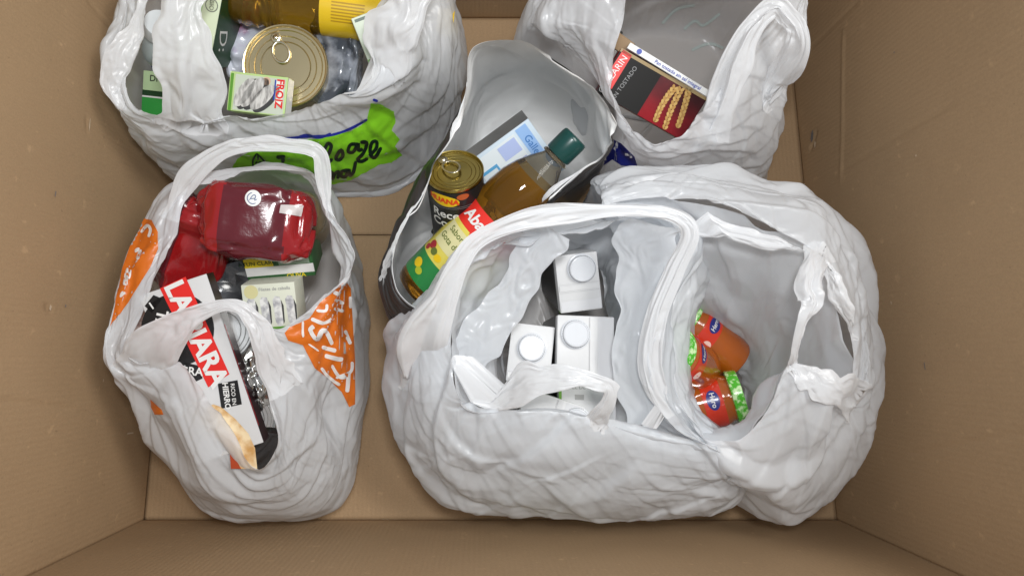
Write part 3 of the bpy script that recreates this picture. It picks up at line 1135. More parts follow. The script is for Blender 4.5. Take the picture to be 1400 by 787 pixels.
# --- bag with green print
rimC = [(172, 105, .285), (186, 40, .29), (205, -5, .295), (245, -60, .295), (350, -80, .295), (470, -70, .295), (520, -25, .29), (502, 40, .28), (514, 95, .275),
        (442, 140, .258), (400, 152, .25), (346, 156, .25), (300, 152, .252), (245, 168, .26), (212, 162, .27), (182, 148, .28)]
belC = [(149, 108, .262), (166, 40, .265), (184, -15, .265), (232, -52, .22), (350, -58, .2), (500, -56, .2), (598, -42, .2), (622, 15, .21), (618, 100, .17),
        (600, 186, .06), (540, 250, .016), (455, 262, .014), (340, 262, .03), (250, 232, .12), (192, 190, .20), (160, 150, .25)]
bagC = Bag('carrier_bag', 'white carrier bag with bright green brushed print and a round gold tin inside', rimC, belC, M_film, 51, low=.95, sh_out=.5, hold=.016)
bagC.handle([(262, 190, .245), (260, 150, .275), (254, 95, .315), (250, 40, .34), (252, 0, .352), (275, -50, .36), (320, -80, .35)],
            [.10, .082, .066, .052, .045, .04, .05], pleats=3.2, curl=.18, amp=.09)
bagC.handle([(165, 152, .275), (154, 115, .29), (164, 78, .30), (184, 40, .305), (200, -10, .31)], [.022, .030, .032, .03, .03], pleats=1.4, curl=.18, name='folded_hem', amp=.08)
bagC.handle([(520, 120, .265), (530, 60, .30), (560, 0, .33), (560, -50, .34), (500, -80, .33)], [.08, .07, .05, .045, .05], pleats=2.6, curl=.18, amp=.09)
bagC.patch('green_print', [(313, 236), (325, 216), (345, 205), (400, 192), (440, 189), (480, 179), (501, 166), (507, 141), (520, 142), (538, 152), (541, 165), (535, 178), (546, 190), (540, 200),
                           (550, 212), (535, 222), (520, 224), (500, 235), (480, 246), (455, 252), (430, 252), (380, 247), (330, 250), (312, 245)], M_green_ink, ragged=0.5)
G = lambda L: [[(300 + x / 5.385, 130 + y / 5.385) for x, y in l] for l in L]
bagC.stroke('blue_print', G([[(390, 328), (470, 318), (600, 305), (700, 300), (830, 290), (960, 245), (1085, 178)], [(560, 315), (640, 290), (730, 310), (820, 280)], [(1128, 30), (1165, 42)]]), 3.4, M_blue_ink, .0011)
bagC.stroke('black_lettering', G([[(755, 485), (800, 430), (822, 370), (795, 352), (768, 420), (782, 492), (835, 465)], [(850, 462), (892, 398), (908, 440), (880, 472), (848, 458)],
                                  [(1012, 360), (965, 358), (945, 408), (985, 412), (1016, 350), (1022, 402), (1052, 388)], [(1035, 340), (1082, 350), (1058, 420), (1015, 470), (1048, 482), (1092, 458)],
                                  [(1100, 442), (1150, 390), (1152, 340), (1118, 348), (1108, 420), (1140, 456), (1188, 380)],
                                  [(805, 595), (830, 560), (832, 612), (852, 570), (878, 560), (868, 610)], [(945, 545), (902, 558), (895, 590), (930, 592), (952, 540), (958, 585), (985, 560), (1002, 480)],
                                  [(420, 452), (485, 446)], [(472, 450), (465, 492)]]), 4.8, M_black_ink, .0016)
bagC.stroke('black_lettering', G([[(275, 425), (247, 478), (255, 528), (300, 532), (345, 525), (322, 472), (275, 425)], [(280, 440), (300, 525)], [(285, 480), (262, 500)], [(288, 480), (318, 500)], [(80, 540), (110, 560), (160, 545)]]), 2.4, M_black_ink, .0014)

# --- bag with black outside and white inside
rimE = [(541, 385, .25), (544, 325, .262), (586, 240, .28), (634, 136, .31), (650, 70, .33), (710, 55, .335), (765, 80, .335), (815, 120, .325), (838, 165, .315),
        (832, 205, .29), (795, 228, .275), (735, 272, .255), (680, 322, .235), (622, 385, .225), (596, 424, .225), (566, 417, .238)]
belE = [(522, 392, .20), (532, 335, .19), (576, 245, .17), (632, 165, .14), (662, 120, .12), (715, 110, .12), (765, 125, .12), (800, 160, .12), (815, 200, .14),
        (825, 225, .20), (800, 250, .19), (750, 285, .16), (690, 335, .15), (620, 400, .15), (575, 440, .16), (535, 436, .18)]
bagE = Bag('carrier_bag', 'thick carrier bag, black outside and white inside, with an oil bottle', rimE, belE, M_thick, 67, eu=.03, ev=.02, amp=.0022, hold=.03, low=.86, sh_out=.4, sh_up=.0,
           cells=[(12, 3, 1.0, 1), (26, 5, .5, 1)], part='lining', folds=(5, .10, .12))
Nrm = grid_normals(bagE.P, True)
ctr = bagE.P[:, :107].reshape(-1, 3).mean(0)
sgn = np.sign(((bagE.P[:, 53:90] - ctr) * Nrm[:, 53:90]).sum())
outer = bagE.P + Nrm * sgn * 0.0016
outer[:, 0] = bagE.P[:, 0] * .6 + outer[:, 0] * .4
outer[:, :, 2] = np.maximum(outer[:, :, 2] - 0.0035 * np.clip(1 - np.arange(outer.shape[1]) / 3, 0, 1)[None, :], .002)
back = np.clip((bagE.P[:, 0, 1] - W(700, 190, .3).y) / .05, 0, 1)          # the far side shows only its pale inside
for iu in range(outer.shape[0]):
    kk = 3 + int(30 * back[iu])
    outer[iu, :kk] = outer[iu, kk]
grid_mesh('black_outside', outer, True, M_black_film, bagE.root, bagE.inv)
bagE.handle([(722, 296, .262), (738, 272, .285), (765, 248, .29), (808, 220, .295)], [.009, .009, .009, .008], pleats=.6, curl=.3, amp=.03, name='strap')
bagE.handle([(512, 404, .215), (528, 362, .245), (544, 322, .268), (566, 278, .277), (588, 236, .286)], [.010, .010, .004, .004, .004], pleats=.6, curl=.3, amp=.03, name='hem')
bagE.handle([(600, 206, .296), (618, 168, .307), (640, 112, .325)], [.003, .005, .004], pleats=.6, curl=.3, amp=.03, name='hem')

# --- bag with the dark red packet
rimF = [(840, 150, .27), (832, 100, .29), (850, 34, .325), (866, -22, .34), (920, -60, .305), (1000, -70, .305), (1062, -30, .305), (1050, 22, .305), (1024, 55, .30), (1000, 96, .292),
        (974, 142, .28), (940, 174, .27), (900, 189, .26), (860, 182, .262)]
belF = [(846, 172, .19), (778, 70, .22), (717, 40, .245), (752, -28, .255), (900, -52, .2), (1020, -52, .2), (1092, -28, .25), (1098, 50, .265), (1080, 105, .22), (1063, 150, .17),
        (1056, 200, .11), (1030, 256, .03), (930, 262, .06), (838, 236, .10)]
bagF = Bag('carrier_bag', 'white carrier bag with upright loop handle holding a dark red packet', rimF, belF, M_film, 83, low=.93, sh_out=.5, hold=.016)
bagF.handle([(965, 190, .235), (985, 140, .275), (1005, 85, .31), (1032, 36, .335), (1060, 12, .345), (1084, 30, .34), (1090, 62, .325), (1072, 105, .28), (1055, 150, .24)],
            [.06, .046, .032, .024, .022, .024, .028, .04, .055], pleats=2.8, curl=.3, amp=.10)
bagF.patch('blue_print', [(826, 206), (838, 190), (850, 196), (868, 214), (872, 228), (850, 226), (838, 218), (826, 226)], M_blue_ink)
bagF.stroke('faint_print', [[(905, 32), (925, 12), (950, 6)], [(935, 40), (950, 28), (962, 34), (985, 18)], [(945, 70), (970, 60), (990, 66)]], 4.0, M_faint_ink, .002)

# ================================================================== the goods
# --- milk cartons
green_print = mat('leaf_green_print', (0.12, 0.30, 0.03), 0.35)
gc = 'milk cartons inside a white bag'


def milk_carton(label, TL, TR, BL, cap_uv, flap, depth=.185):
    c = Carton('milk_carton', label, 'carton', TL, TR, BL, depth, white, gc, bevel=.0022)
    u, v = cap_uv
    o, ex, ey, n, fw, fh = c.frame('front')
    cx, cy = -fw / 2 + u * fw, fh / 2 - v * fh
    vs, fs = lathe_mesh([(.0195, .0004), (.0195, .0016), (.0180, .0022), (.0172, .0022), (.0172, .0075), (.0163, .0090), (.0150, .0094), (.0144, .0088), (.0005, .0088)], 44)
    cap = mesh_object('cap', [Vector((p.x + cx, p.y + cy, p.z)) for p in vs], fs, mat('white_cap', (0.63, 0.645, 0.67), 0.22), c.root, True)
    cap.data.set_sharp_from_angle(angle=.7)
    rb, rf = [], []
    for i in range(36):
        a = 2 * math.pi * i / 36
        e = Vector((math.cos(a), math.sin(a), 0))
        t = Vector((-math.sin(a), math.cos(a), 0)) * .0005
        b = len(rb)
        q = Vector((cx, cy, 0))
        rb += [q + e * .0171 - t + Vector((0, 0, .0025)), q + e * .0177 + Vector((0, 0, .0025)), q + e * .0171 + t + Vector((0, 0, .0025)),
               q + e * .0171 - t + Vector((0, 0, .0072)), q + e * .0177 + Vector((0, 0, .0072)), q + e * .0171 + t + Vector((0, 0, .0072))]
        rf += [(b, b + 1, b + 4, b + 3), (b + 1, b + 2, b + 5, b + 4)]
    mesh_object('grip_ribs', rb, rf, MATS['white_cap'], cap)
    # sealed seam lying flat across the top
    k = flap
    x0, x1 = (-fw / 2 + .002, fw / 2 - .002) if k[0] == 'h' else (-fw / 2 + k[1] * fw - .0035, -fw / 2 + k[1] * fw + .0035)
    y0, y1 = (fh / 2 - k[1] * fh - .0035, fh / 2 - k[1] * fh + .0035) if k[0] == 'h' else (-fh / 2 + .002, fh / 2 - .002)
    zt = .0013
    vs = [(x0, y0, .0003), (x1, y0, .0003), (x1, y1, .0003), (x0, y1, .0003), (x0, y0, zt), (x1, y0, zt * .6), (x1, y1, zt * .5), (x0, y1, zt)]
    mesh_object('seam', vs, [(4, 5, 6, 7), (0, 1, 5, 4), (1, 2, 6, 5), (2, 3, 7, 6), (3, 0, 4, 7)], white, c.root)
    gl = mat('fold_line', (.50, .50, .50), .5)
    if k[0] == 'h':
        c.rect('fold_line', 'front', .03, k[1] + .07, .97, k[1] + .078, gl)
        c.rect('fold_line', 'front', .03, k[1] - .07, .97, k[1] - .064, gl)
    else:
        c.rect('fold_line', 'front', k[1] - .065, .03, k[1] - .057, .97, gl)
    c.rect('glossy_strip', 'front', *((.03, .80, .97, .97) if k[0] == 'h' else (min(.9, k[1] + .09), .03, .98, .97)), mat('glossy_white', (.63, .63, .64), .12, coat=.6))
    c.rect('green_print', 'bottom', 0, .02, 1, .5, green_print)
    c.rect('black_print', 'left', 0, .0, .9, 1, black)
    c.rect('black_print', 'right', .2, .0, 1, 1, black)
    return c


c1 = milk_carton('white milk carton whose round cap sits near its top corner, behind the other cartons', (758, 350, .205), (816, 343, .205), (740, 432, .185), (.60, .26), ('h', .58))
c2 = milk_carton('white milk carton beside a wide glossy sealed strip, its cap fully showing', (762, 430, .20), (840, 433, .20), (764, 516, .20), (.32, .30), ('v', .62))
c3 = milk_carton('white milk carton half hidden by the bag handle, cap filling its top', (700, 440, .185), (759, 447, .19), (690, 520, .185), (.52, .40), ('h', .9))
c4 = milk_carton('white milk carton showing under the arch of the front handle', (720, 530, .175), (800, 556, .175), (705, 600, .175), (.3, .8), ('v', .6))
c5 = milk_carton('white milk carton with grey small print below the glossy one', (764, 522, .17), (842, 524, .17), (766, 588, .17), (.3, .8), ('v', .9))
c5.text('EL DE', 'front', .35, .10, .007, mat('grey_print', (.35, .35, .34), .5), bold=.01)
c5.rect('green_print', 'front', 0, 0, .05, 1, green_print)
c5.rect('black_print', 'front', .28, .25, .44, .36, MATS['grey_print'])

# --- baby food jars
puree = mat('orange_puree', (0.38, 0.085, 0.006), 0.06, coat=1.0, noise_amt=.15, noise_scale=50)
lidm = blotch_mat('green_leaf_lid_print', (0.07, 0.42, 0.02), (0.58, 0.80, 0.42), 150, .46, .60, .2, coat=.5)
jar_red = mat('jar_label_red', (0.62, 0.035, 0.012), .2, coat=.8)
jar_blue = mat('jar_label_blue', (0.02, 0.03, 0.20), .3, coat=.3)
gj = 'baby food jars inside a white bag'


def jar(label, lid_c, base_c, ang, r=.0355):
    a, b = W(*lid_c), W(*base_c)
    ax = (a - b).normalized()
    L = .108
    base = a - ax * L
    t = Turned('baby_food_jar', label, 'jar', base, ax, gj, math.radians(ang))
    prof = [(r * .80, 0), (r * .93, .001), (r, .006), (r * 1.0, .03), (r * .985, .055), (r, .075), (r * .97, .084), (r * .88, .0885), (r * .87, .094), (r * .5, .0945)]
    t.part('glass_jar', prof, puree)
    lid = t.part('lid', [(r * .93, .0925), (r * 1.01, .0935), (r * 1.02, .0955), (r * 1.0, .0965), (r * 1.0, .1065), (r * .975, .108), (r * .90, .108), (r * .87, .1072), (.0005, .1074)], lidm)
    rad = lambda z: np.interp(z, [p[1] for p in prof], [p[0] for p in prof])
    t.wrap('label_band', -100, 100, .055, .081, rad, jar_red)
    t.oval('logo', 8, .068, .0135, .0085, rad, jar_blue, .0008)
    t.text('Hero', 8, .068, .0095, rad, paper_white, off=.0011, bold=.02)
    t.oval('label_badge', -42, .062, .0065, .0065, rad, mat('jar_badge', (.85, .60, .52), .35), .0008)
    t.text('1', -42, .062, .007, rad, red, off=.0011)
    # logo on the lid
    k = 30
    z = .10785
    mesh_object('logo', [(.004 + .0105 * math.cos(2 * math.pi * i / k), .006 * math.sin(2 * math.pi * i / k), z) for i in range(k)], [tuple(range(k))], jar_blue, lid)
    t.flat_text('Hero', .004, 0, z + .0003, .008, paper_white, 90 * 0, .02)
    return t


jar('jar of orange baby food with its green lid tucked under the white fold', (910, 474, .19), (962, 510, .09), 30)
jar('jar of orange baby food lying with its green lid towards the box wall', (1014, 540, .125), (938, 556, .105), -10)
jar('jar of orange baby food lying behind the two others, lid hidden by the bag', (926, 430, .10), (1012, 500, .075), 30)

# --- groceries in the bag with the green print
tin = Turned('round_tin', 'large round gold tin with ring pull lid', 'tin', W(390, 90, .225) - Vector((.10, -.20, 1)).normalized() * .05, (.10, -.20, 1))
tin.part('tin_body', tin_profile(.0565, .05), gold, 72)
pull_ring(tin, .0565, .05, mat('ring_pull_metal', (.80, .74, .55), .18, 1.0), math.radians(160), 1.15)

pale_green = mat('pale_green_board', (.46, .62, .25), .4)
lime = mat('lime_green_board', (.30, .45, .03), .4)
grey_fish = blotch_mat('fish_fillet_picture', (.22, .21, .20), (.62, .61, .58), 60, .35, .6, .35, stretch=(3, 1, 1))
fb = Carton('fish_box', 'small light green box picturing fish fillets in front of the gold tin', 'box', (315, 97, .258), (394, 106, .258), (314, 151, .246), .026, pale_green)
fb.rect('picture_panel', 'front', .10, .06, .97, .97, mat('fish_panel', (.52, .57, .47), .4))
for i, (u, v, ln, tl) in enumerate([(.28, .50, .046, 62), (.42, .48, .050, 58), (.60, .58, .046, 50)]):
    w2 = fb.w
    cth, sth = math.cos(math.radians(tl)), math.sin(math.radians(tl))
    for (nm, mm, dl, sc) in (('fillet_shadow_print', mat('fillet_dark', (.05, .05, .05), .4), .006, 1.0), ('fillet_print', grey_fish, 0, .93)):
        pl = []
        for k in range(24):
            a = 2 * math.pi * k / 24
            x, y = math.cos(a) * ln * .5 * sc, math.sin(a) * .0095 * sc
            pl.append((u + (x * cth + y * sth + dl * .8) / fb.w, v - (x * sth - y * cth) / fb.h + dl * .3 / fb.h))
        fb.patch(nm, 'front', pl, mm, 2 if dl else 3)
fb.disc('mushroom_print', 'front', .64, .16, .0055, mat('mushroom', (.62, .42, .30), .4), 2)
fb.rect('lettering_panel', 'front', .80, .10, .94, .70, mat('pale_panel', (.75, .78, .70), .4), 2)
fb.text('FROIZ', 'front', .88, .44, .0135, red, rot=-90, lay=3, bold=.03)
fb.rect('blue_print', 'front', .785, .10, .81, .62, blue, 3)
fb.rect('green_print', 'front', .02, .05, .07, 1, mat('mid_green', (.10, .28, .03), .4), 1)
fb.rect('white_panel', 'top', .12, .15, .48, .85, mat('silver_panel', (.60, .63, .58), .4))
fb.rect('lime_panel', 'top', .50, .05, .94, .95, lime)
fb.rect('white_panel', 'right', .05, .02, .95, .98, paper_white)

tall = mat('very_pale_green_board', (.62, .70, .50), .4)
dkgreen = mat('dark_green_print', (.012, .05, .016), .35)
tb = Carton('cardboard_pack', 'tall pale green pack with small print and dark green side', 'box', (258, -32, .29), (306, -16, .285), (288, 96, .235), .085, tall)
tb.patch('green_print', 'front', [(0, 0), (.42, 0), (.52, .3), (.50, .62), (.30, .85), (0, .95)], mat('fresh_green', (.26, .50, .12), .4))
tb.text('O F E R T A', 'front', .72, .62, .006, black, rot=-84, bold=.01)
tb.text('BIO', 'front', .76, .24, .008, black, rot=-84, bold=.02)
tb.disc('seal_print', 'front', .76, .24, .0085, mat('seal_grey', (.20, .22, .18), .5), 1)
tb.disc('seal_print', 'front', .76, .24, .0072, tall, 2)
tb.rect('dark_green_print', 'right', .0, .0, 1, 1, dkgreen)
tb.rect('dark_green_print', 'bottom', 0, 0, 1, 1, mat('bottle_green', (.02, .10, .02), .35))
tb.text('D:', 'right', .30, .62, .034, paper_white, rot=-75, shear=.3)

lb = Carton('cardboard_pack', 'green and white pack below the white capped bottle', 'box', (196, 96, .20), (232, 100, .20), (186, 158, .18), .05, mat('light_green_board', (.50, .66, .38), .4))
lb.rect('dark_green_print', 'front', 0, .42, 1, .54, dkgreen)
lb.rect('white_print', 'front', 0, .54, 1, .575, paper_white)
lb.rect('green_print', 'front', 0, .575, 1, 1, mat('vivid_green', (.03, .30, .05), .35))
lb.text('DHA', 'front', .60, .16, .012, black, bold=.01)
wb = Turned('bottle', 'white capped bottle with pale blue label beside the bag handle', 'bottle', W(206, 96, .07), W(220, 22, .26) - W(206, 96, .07))
pl = mat('pale_bottle_plastic', (.66, .74, .76), .25, coat=.4)
wb.part('bottle_body', [(.026, 0), (.029, .004), (.029, .12), (.027, .135), (.019, .15), (.0165, .156), (.0165, .17)], pl)
wb.part('cap', [(.0185, .165), (.0195, .166), (.0195, .192), (.0185, .1945), (.012, .195), (.0004, .195)], mat('white_cap2', (.80, .84, .86), .3))
wr_ = lambda z: .029
wb.wrap('label', -70, 70, .03, .115, wr_, mat('pale_label', (.60, .68, .58), .35))
wb.text('aZ', 12, .100, .02, wr_, blue, bold=.02)
rb_ = Carton('cardboard_pack', 'white and green pack standing inside the wall of the green printed bag', 'box', (480, 26, .27), (512, 14, .27), (494, 96, .24), .06, mat('white_green_board', (.66, .74, .60), .4))
rb_.text('BIO', 'front', .55, .42, .011, dkgreen, rot=-80, bold=.03)
rb_.rect('green_print', 'front', .1, .04, .9, .10, dkgreen)
rb_.rect('green_print', 'front', .0, .86, .5, 1, mat('mid_green', (.10, .28, .03), .4))
rb_.rect('red_print', 'front', .5, .92, 1, 1, red)

amber = mat('amber_oil', (.86, .38, .035), .05, trans=.93, ior=1.36)
amber_dense = mat('amber_oil_dense', (.90, .50, .04), .04, trans=.92, ior=1.36)
ob1 = Turned('oil_bottle', 'amber oil bottle with yellow label lying beside the gold tin', 'bottle', W(316, -8, .235), W(510, 18, .215) - W(316, -8, .235))
pr = [(.026, 0), (.034, .003), (.038, .012)]
for i in range(14):
    pr.append((.0385 + (.0016 if i % 2 else -.0022), .016 + i * .0075))
pr += [(.039, .125), (.039, .215), (.036, .235), (.020, .262), (.0145, .272), (.0145, .285)]
ob1.part('bottle_body', pr, amber_dense, 56, sharp=1.2)
ob1.part('cap', [(.018, .283), (.019, .285), (.019, .303), (.0175, .306), (.0004, .306)], mat('yellow_cap', (.62, .42, .02), .35))
orad = lambda z: .0392
ob1.wrap('label', -88, 88, .126, .214, orad, mat('yellow_label', (.72, .48, .012), .3, coat=.3))
for k in range(7):
    ob1.wrap('small_print', -12 + 6 * k, -9.5 + 6 * k, .142, .186, orad, mat('dark_yellow_print', (.42, .24, .01), .4), .0008, 3, 2)
ob1.wrap('label_picture', -75, -32, .13, .20, orad, blotch_mat('olive_picture', (.015, .015, .012), (.26, .22, .10), 70, .45, .65, .3), .0007)

film_purple = blotch_mat('purple_white_film', (.45, .12, .25), (.60, .63, .72), 26, .36, .52, .22, coat=.5, c3=(.50, .45, .60))
pk = packet('film_packet', 'crumpled film packet with pink and blue print behind the gold tin', 'packet', W(350, 45, .17), W(365, 110, .15), (.075, .05, .03), film_purple, 5, wr=.006)
dk_film = blotch_mat('grey_film', (.06, .07, .09), (.45, .48, .55), 30, .4, .62, .2, coat=.6)
pk2 = packet('film_packet', 'dark clear film packet between the gold tin and the bag wall', 'packet', W(462, 85, .17), W(455, 150, .14), (.075, .035, .03), dk_film, 8, wr=.006)

# --- groceries in the bag with the orange print
maroon = mat('maroon_film', (.10, .007, .013), .22, coat=.6, bump=.55, bump_scale=60)
redfilm = mat('red_film', (.27, .007, .009), .2, coat=.6, bump=.6, bump_scale=60)


def band(c):
    return 1 if (c.x < -.036 or (c.x > .041 and c.z > -.03)) else 0


r1, M1, b1 = packet('film_packet', 'maroon and red film packet with a round white sticker', 'packet', W(352, 303, .235), W(430, 312, .225), (.069, .050, .040), maroon, 21,
                    exps=(.5, .40), wr=.0036, tilt=(.15, -.15, 1), mats=[redfilm], pick=band)
s1 = Surf(r1, M1, b1)
circ = lambda x, y, r, k=26: [(x + r * math.cos(2 * math.pi * i / k), y + r * math.sin(2 * math.pi * i / k)) for i in range(k)]
s1.patch('sticker', circ(346, 271, 11), paper_white, step=2.5)
s1.stroke('sticker_print', [[(346 + 7.5 * math.cos(a * .35), 271 + 7.5 * math.sin(a * .35)) for a in range(3, 14)], [(341, 274), (346, 267), (350, 268), (348, 274), (352, 272)], [(343, 272), (349, 271)]],
          1.1, mat('sticker_blue', (.08, .12, .25), .4), .0012)
s1.patch('silver_print', [(384, 280), (415, 281), (412, 296), (382, 291)], mat('silver_film', (.72, .66, .64), .25, .3), step=2.5)
r2, M2, b2 = packet('film_packet', 'bright red film packet tucked under the maroon one', 'packet', W(268, 338, .20), W(255, 390, .17), (.066, .042, .034), redfilm, 27, exps=(.6, .5), wr=.0042,
                    mats=[maroon], pick=lambda c: 1 if c.y < -.018 else 0, tilt=(.2, 0, 1))
dj = Turned('dark_jar', 'dark glossy round jar below the red packets', 'jar', W(318, 372, .10), W(330, 398, .2) - W(318, 372, .10))
dj.part('jar_body', [(.030, 0), (.034, .004), (.034, .06), (.033, .064), (.031, .066), (.035, .068), (.0355, .072), (.0355, .088), (.034, .091), (.030, .0915), (.0004, .0905)],
        blotch_mat('dark_glass', (.008, .009, .011), (.10, .105, .115), 16, .45, .62, .12, coat=1, stretch=(1, 1, 4)), 56)
gj2 = Turned('glass_jar', 'round brown glass jar beside the maroon packet', 'jar', W(418, 312, .12), (.15, .1, 1))
gj2.part('jar_body', [(.030, 0), (.034, .004), (.035, .05), (.034, .068), (.028, .080), (.026, .083), (.0004, .084)], mat('brown_glass', (.20, .14, .06), .1, coat=1, noise_amt=.3, noise_scale=25), 48)
yb = Carton('cardboard_pack', 'dark green and yellow box under the maroon packet', 'box', (330, 348, .20), (424, 340, .20), (330, 385, .175), .06, mat('deep_green_board', (.03, .12, .035), .35))
yb.rect('yellow_print', 'front', .0, .18, .42, .52, mat('yellow_print', (.72, .56, .02), .35))
yb.text('ATUN CLARO', 'front', .2, .38, .008, dkgreen, bold=.01, lay=2)
yb.rect('white_print', 'front', 0, .52, 1, .84, paper_white)
yb.rect('grey_print', 'front', .5, .18, .95, .5, mat('grey_green_print', (.28, .38, .28), .3))
yb.disc('leaf_print', 'front', .75, .06, .018, mat('yellow_green', (.45, .48, .03), .35), 2, squash=.35)
yb.text('OLIVA', 'front', .72, .92, .009, MATS['yellow_print'], bold=.02)
ub = Carton('cardboard_pack', 'white box picturing rolled grey fillets, under the front handle', 'box', (329, 390, .215), (402, 385, .215), (336, 452, .195), .045, mat('cream_board', (.66, .68, .56), .4))
for i in range(4):
    u0 = .08 + .24 * i
    ub.patch('fillet_print', 'front', [(u0, .36), (u0 + .05, .28), (u0 + .14, .30), (u0 + .17, .5), (u0 + .16, .9), (u0 + .08, .96), (u0 + .02, .85), (u0 + .01, .6)],
             blotch_mat('fillet_pale', (.36, .36, .38), (.75, .75, .72), 90, .4, .6, .4))
    ub.patch('fillet_shadow_print', 'front', [(u0 + .16, .36), (u0 + .20, .5), (u0 + .19, .85), (u0 + .165, .9)], mat('fillet_dark', (.05, .05, .05), .4), 2)
ub.text('Filetes de caballa', 'front', .62, .12, .006, MATS['grey_print'], bold=.01)
ub.disc('lemon_print', 'front', .18, .16, .009, mat('lemon', (.62, .58, .30), .4), 2)
ub.rect('green_print', 'front', 0, .95, 1, 1, MATS['mid_green'], 3)

# pate sleeve with diagonal red banner
pb = Carton('pate_pack', 'white and black sleeve with a slanted red lettered banner, leaning in the orange printed bag', 'box', (190, 404, .262), (282, 374, .268), (250, 640, .215), .020, white)


def pbf(x, y):
    """where on the front face the photograph shows this spot"""
    d = ray(x, y)
    Mi = pb.M.inverted()
    a, b = Mi @ CAM, Mi.to_3x3() @ d
    p = a - b * (a.z / b.z)
    return ((p.x + pb.w / 2) / pb.w, (pb.h / 2 - p.y) / pb.h)


def pbq(name, pts, m, lay):
    return pb.patch(name, 'front', [pbf(*p) for p in pts], m, lay)


def pb_text(s, a, b, size, m, lay=4, **kw):
    pa, pc = pbf(*a), pbf(*b)
    dx, dy = (pc[0] - pa[0]) * pb.w, (pc[1] - pa[1]) * pb.h
    return pb.text(s, 'front', (pa[0] + pc[0]) / 2, (pa[1] + pc[1]) / 2, size, m, -math.degrees(math.atan2(dy, dx)), lay, **kw)


pbq('black_print', [(243 + 50 * math.cos(a * math.pi / 20), 450 + 50 * math.sin(a * math.pi / 20)) for a in range(40)][::-1], black, 1)
pbq('black_print', [(198, 418), (210, 403), (222, 408), (208, 428)][::-1], black, 1)
pbq('black_print', [(252, 495), (275, 500), (277, 517), (262, 524)][::-1], black, 1)
pbq('red_banner', [(219, 394), (254, 378), (314, 511), (285, 529)][::-1], red, 2)
pb_text('LA PIARA', (238, 392), (299, 520), .033, paper_white, bold=.035)
pb_text('TAPA', (222, 429), (213, 470), .019, paper_white, bold=.03)
pb_text('NEGRA', (232, 505), (272, 508), .014, paper_white, bold=.02)
pb_text('I', (205, 420), (211, 416), .012, paper_white, bold=.03)
pbq('black_panel', [(298, 524), (325, 519), (331, 552), (303, 558)][::-1], black, 2)
pb_text('HIERRO', (308, 525), (312, 556), .0095, paper_white, bold=.03)
pb_text('RICO EN', (318, 523), (321, 553), .0068, paper_white, bold=.01)
bread = blotch_mat('toast_picture', (.55, .30, .10), (.82, .66, .42), 55, .36, .6, .4)
pbq('toast_print', [(283, 556), (292, 552), (303, 556), (322, 572), (340, 592), (349, 612), (352, 640), (330, 640), (318, 618), (305, 600), (292, 578)][::-1], bread, 2)
pbq('red_print', [(314, 612), (330, 640), (316, 640)][::-1], mat('brick_print', (.40, .06, .02), .4), 2)
pb.rect('dark_edge_print', 'right', 0, 0, 1, 1, mat('pb_side', (.02, .008, .010), .3))
pb.rect('red_edge_print', 'right', .0, .3, .12, .9, mat('dark_red', (.35, .02, .03), .3), 2)

gt = Turned('round_tin', 'silver round tin half covered by the red bannered sleeve', 'tin', W(308, 452, .195), (.22, -.05, 1))
gt.part('tin_body', tin_profile(.040, .035), steel, 64)
gt2 = Turned('round_tin', 'small silver tin standing on edge beside the sleeve', 'tin', W(330, 578, .175), (.62, .25, .75))
gt2.part('tin_body', tin_profile(.034, .03), steel, 64)
foil = mat('crumpled_foil', (.62, .62, .60), .16, 1.0, bump=.6, bump_scale=70)
packet('foil_packet', 'small crumpled silver foil packet between tin and sleeve', 'packet', W(341, 522, .205), W(352, 552, .20), (.030, .020, .02), foil, 33, wr=.005, exps=(.7, .7), cells=9)
bl = Turned('jar_lid', 'glossy black round lid at the bottom of the handle opening', 'lid', W(360, 612, .178), (.45, -.55, .85))
bl.part('lid_body', [(.030, 0), (.032, .001), (.032, .011), (.030, .0135), (.026, .0142), (.0004, .0138)], mat('glossy_black', (.012, .010, .010), .1, coat=1), 48)
packet('film_packet', 'clear packet with brown and pink contents behind the black pack', 'packet', W(186, 458, .20), W(192, 430, .21), (.035, .02, .02),
       blotch_mat('meat_film', (.20, .10, .08), (.55, .42, .38), 50, .4, .6, .2, coat=.6), 41, wr=.003)

# --- goods in the black and white bag
ax = Vector((-.04, .50, .84)).normalized()
can = Turned('food_can', 'black labelled food can with gold ring pull lid', 'can', W(621, 232, .262) - ax * .112, ax)
R = .0372
can.part('can_body', tin_profile(R, .112), gold_dark, 64)
can.wrap('label', -180, 180, .0055, .1055, lambda z: R * .972, black, .0003, 72, 3)
pull_ring(can, R, .112, mat('ring_pull_dark', (.62, .58, .46), .2, 1.0), math.radians(-150), 1.05, .003)
cr_ = lambda z: R * .972
ylw = mat('can_yellow', (.78, .52, .01), .35)
can.oval('logo_back', -28, .092, .021, .0095, cr_, ylw, .0007, rot=-6)
can.text('HUANA', -28, .092, .0115, cr_, mat('can_red', (.72, .06, .01), .35), rot=-6, off=.0011, bold=.05)
can.oval('label_picture', 12, .0985, .008, .005, cr_, mat('food_red', (.45, .09, .02), .4), .0007)
can.text('Receta', -16, .066, .019, cr_, paper_white, rot=-4, bold=.02)
can.text('Cortijo', -16, .049, .019, cr_, paper_white, rot=-4, bold=.02)
can.wrap('thin_line', -60, 30, .0785, .079, cr_, mat('can_grey', (.25, .25, .25), .4), .0008, 30, 1)
can.wrap('thin_line', -60, 30, .0815, .082, cr_, MATS['can_grey'], .0008, 30, 1)

